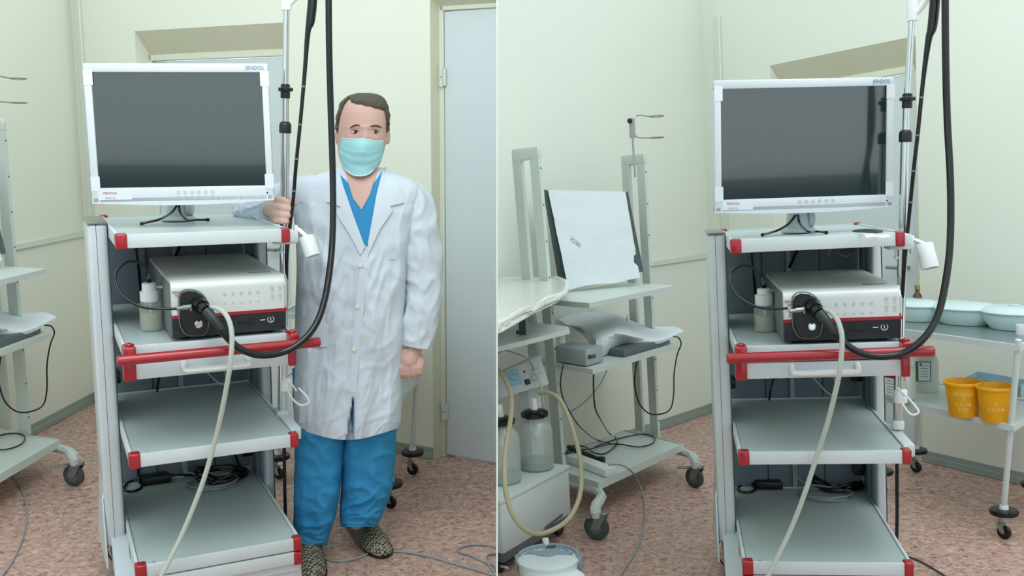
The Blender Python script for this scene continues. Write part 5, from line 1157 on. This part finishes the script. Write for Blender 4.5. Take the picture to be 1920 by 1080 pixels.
def patch(pts_, eps, th, name, m, parent, wav=0):
    # fan of a polygon draped on the chest, subdivided towards its centre line
    cxx = sum(p[0] for p in pts_) / len(pts_); cyy = sum(p[1] for p in pts_) / len(pts_); vs = []; fs = []; K_ = 6
    den = []
    for a, b in zip(pts_, pts_[1:] + pts_[:1]):
        for k in range(4): den.append((a[0] + (b[0] - a[0]) * k / 4, a[1] + (b[1] - a[1]) * k / 4))
    N2 = len(den)
    for lay in (0, 1):
        for s in range(K_):
            for (x, y) in den:
                q_ = s / K_; X_, Y_ = x + (cxx - x) * q_, y + (cyy - y) * q_; vs.append(V(X_, Y_, cz(X_, Y_) - eps - (th if lay else -.02)))
        vs.append(V(cxx, cyy, cz(cxx, cyy) - eps - (th if lay else -.02)))
    o_ = K_ * N2 + 1
    for lay in (0, 1):
        for s in range(K_ - 1):
            for i in range(N2):
                a, b, c_, d_2 = lay * o_ + s * N2 + i, lay * o_ + s * N2 + (i + 1) % N2, lay * o_ + (s + 1) * N2 + (i + 1) % N2, lay * o_ + (s + 1) * N2 + i; fs.append((a, b, c_, d_2))
        for i in range(N2): fs.append((lay * o_ + (K_ - 1) * N2 + i, lay * o_ + (K_ - 1) * N2 + (i + 1) % N2, lay * o_ + K_ * N2))
    for i in range(N2): fs.append((i, (i + 1) % N2, o_ + (i + 1) % N2, o_ + i))
    mb_ = MB(); mb_.add(vs, fs); return finish(mb_, name, m, parent, sharp=60)
patch([(638, 328), (655, 345), (678, 360), (700, 345), (716, 322), (722, 330), (697, 452), (688, 462), (679, 452), (640, 350)], .002, .003, 'scrub_top', SCRUB, doc)
patch([(647, 322), (662, 372), (678, 393), (693, 366), (708, 318), (678, 310)], .006, .002, 'neckline_skin', SKIN, doc)
patch([(626, 316), (636, 322), (644, 350), (662, 402), (684, 462), (676, 478), (656, 440), (630, 400), (640, 384), (612, 378), (616, 345)], .006, .005, 'lapel', COAT, coat)
patch([(722, 312), (716, 325), (706, 365), (690, 455), (690, 478), (712, 430), (736, 396), (732, 386), (758, 380), (748, 350), (735, 325)], .006, .005, 'lapel', COAT, coat)
patch([(678, 470), (692, 470), (684, 560), (674, 660), (668, 735), (655, 735), (660, 650), (668, 560)], .003, .003, 'placket', COAT, coat)
patch([(728, 428), (768, 430), (766, 488), (730, 486)], .001, .0035, 'chest_pocket', COAT, coat)
patch([(560, 578), (615, 574), (615, 650), (562, 652)], .001, .0035, 'side_pocket', COAT, coat)
for x, y in ((676, 497), (670, 575), (664, 655)):
    mb = MB(); p = V(x, y, cz(x, y) - .008); mb.lathe([(.0085, 0), (.0085, .002), (.006, .003), (.005, .002)], p, -FWD, 16); finish(mb, 'button', mat('button_cream', (222, 220, 205), .35), coat)
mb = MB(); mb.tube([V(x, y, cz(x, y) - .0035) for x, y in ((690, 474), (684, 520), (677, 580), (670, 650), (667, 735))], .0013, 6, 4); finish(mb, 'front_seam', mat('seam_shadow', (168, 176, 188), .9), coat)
# trousers and shoes
def trd(sd):
    def f(x, py, th):
        rg = max(0, .62 - abs(noise.noise(V3((x * .014 + py * .006, py * .03 - x * .008, sd + 3)))) * 2.2); r2 = max(0, .5 - abs(noise.noise(V3((x * .03, py * .055, sd + 9)))) * 2) * max(0, min(1, (py - 860) / 90))
        return 2.0 * noise.noise(V3((py * .045, th * 1.2, sd))), 0, .012 * noise.noise(V3((x * .03, py * .03, sd))) - .022 * rg - .024 * r2
    return f
mb = MB()
loft(mb, spl([(690, 618, 70, .11, .02), (760, 606, 56, .118, .01), (820, 600, 48, .11, -.0), (880, 597, 45, .10, -.01), (940, 593, 42, .095, -.03), (985, 587, 37, .088, -.04), (1008, 583, 33, .082, -.045), (1022, 582, 30, .075, -.045)], 12), 150, 2.2, trd(2))
loft(mb, spl([(690, 680, 62, .11, .03), (760, 692, 52, .118, .02), (820, 692, 51, .11, .02), (870, 690, 50, .10, .02), (920, 687, 47, .095, .02), (950, 680, 43, .092, .015), (972, 676, 38, .086, .005), (988, 672, 33, .08, .0)], 12), 150, 2.2, trd(9))
finish(mb, 'trousers', SCRUB, doc, sharp=80)
def shoe(heel, toe):
    h0, t0 = onz('L', *heel, FZ), onz('L', *toe, FZ); d_ = (t0 - h0); L_ = d_.length; d_.normalize(); s_ = V3((-d_.y, d_.x, 0)); s_.normalize(); R1, R2 = [], []
    for k, w, hh_ in ((0, .016, .04), (.04, .034, .07), (.15, .042, .095), (.35, .047, .10), (.55, .054, .088), (.75, .057, .070), (.9, .048, .055), (.97, .032, .042), (1, .012, .028)):
        c = h0 + d_ * (L_ * k); ring = []; r2 = []
        for i in range(20):
            a = 2 * math.pi * i / 20; y_ = math.sin(a); zz_ = .014 + max(0, y_) * (hh_ - .014) + min(0, y_) * .004
            ring.append(c + s_ * (math.cos(a) * w * (1 if y_ < .5 else .9)) + UP * zz_); r2.append(c + s_ * (math.cos(a) * (w + .004)) + UP * (.008 + .008 * y_))
        R1.append(ring); R2.append(r2)
    mb_ = MB(); mb_.rings(R1); o_ = finish(mb_, 'shoe', WEAVE, doc); mb_ = MB(); mb_.rings(R2); finish(mb_, 'sole', BLACKM, o_); return o_
shoe((580, 1010), (583, 1104)); shoe((650, 962), (722, 1048))
# ---------------------------------------------------------------- clean up
for o in bpy.data.objects:
    if '_o' in o: del o['_o']
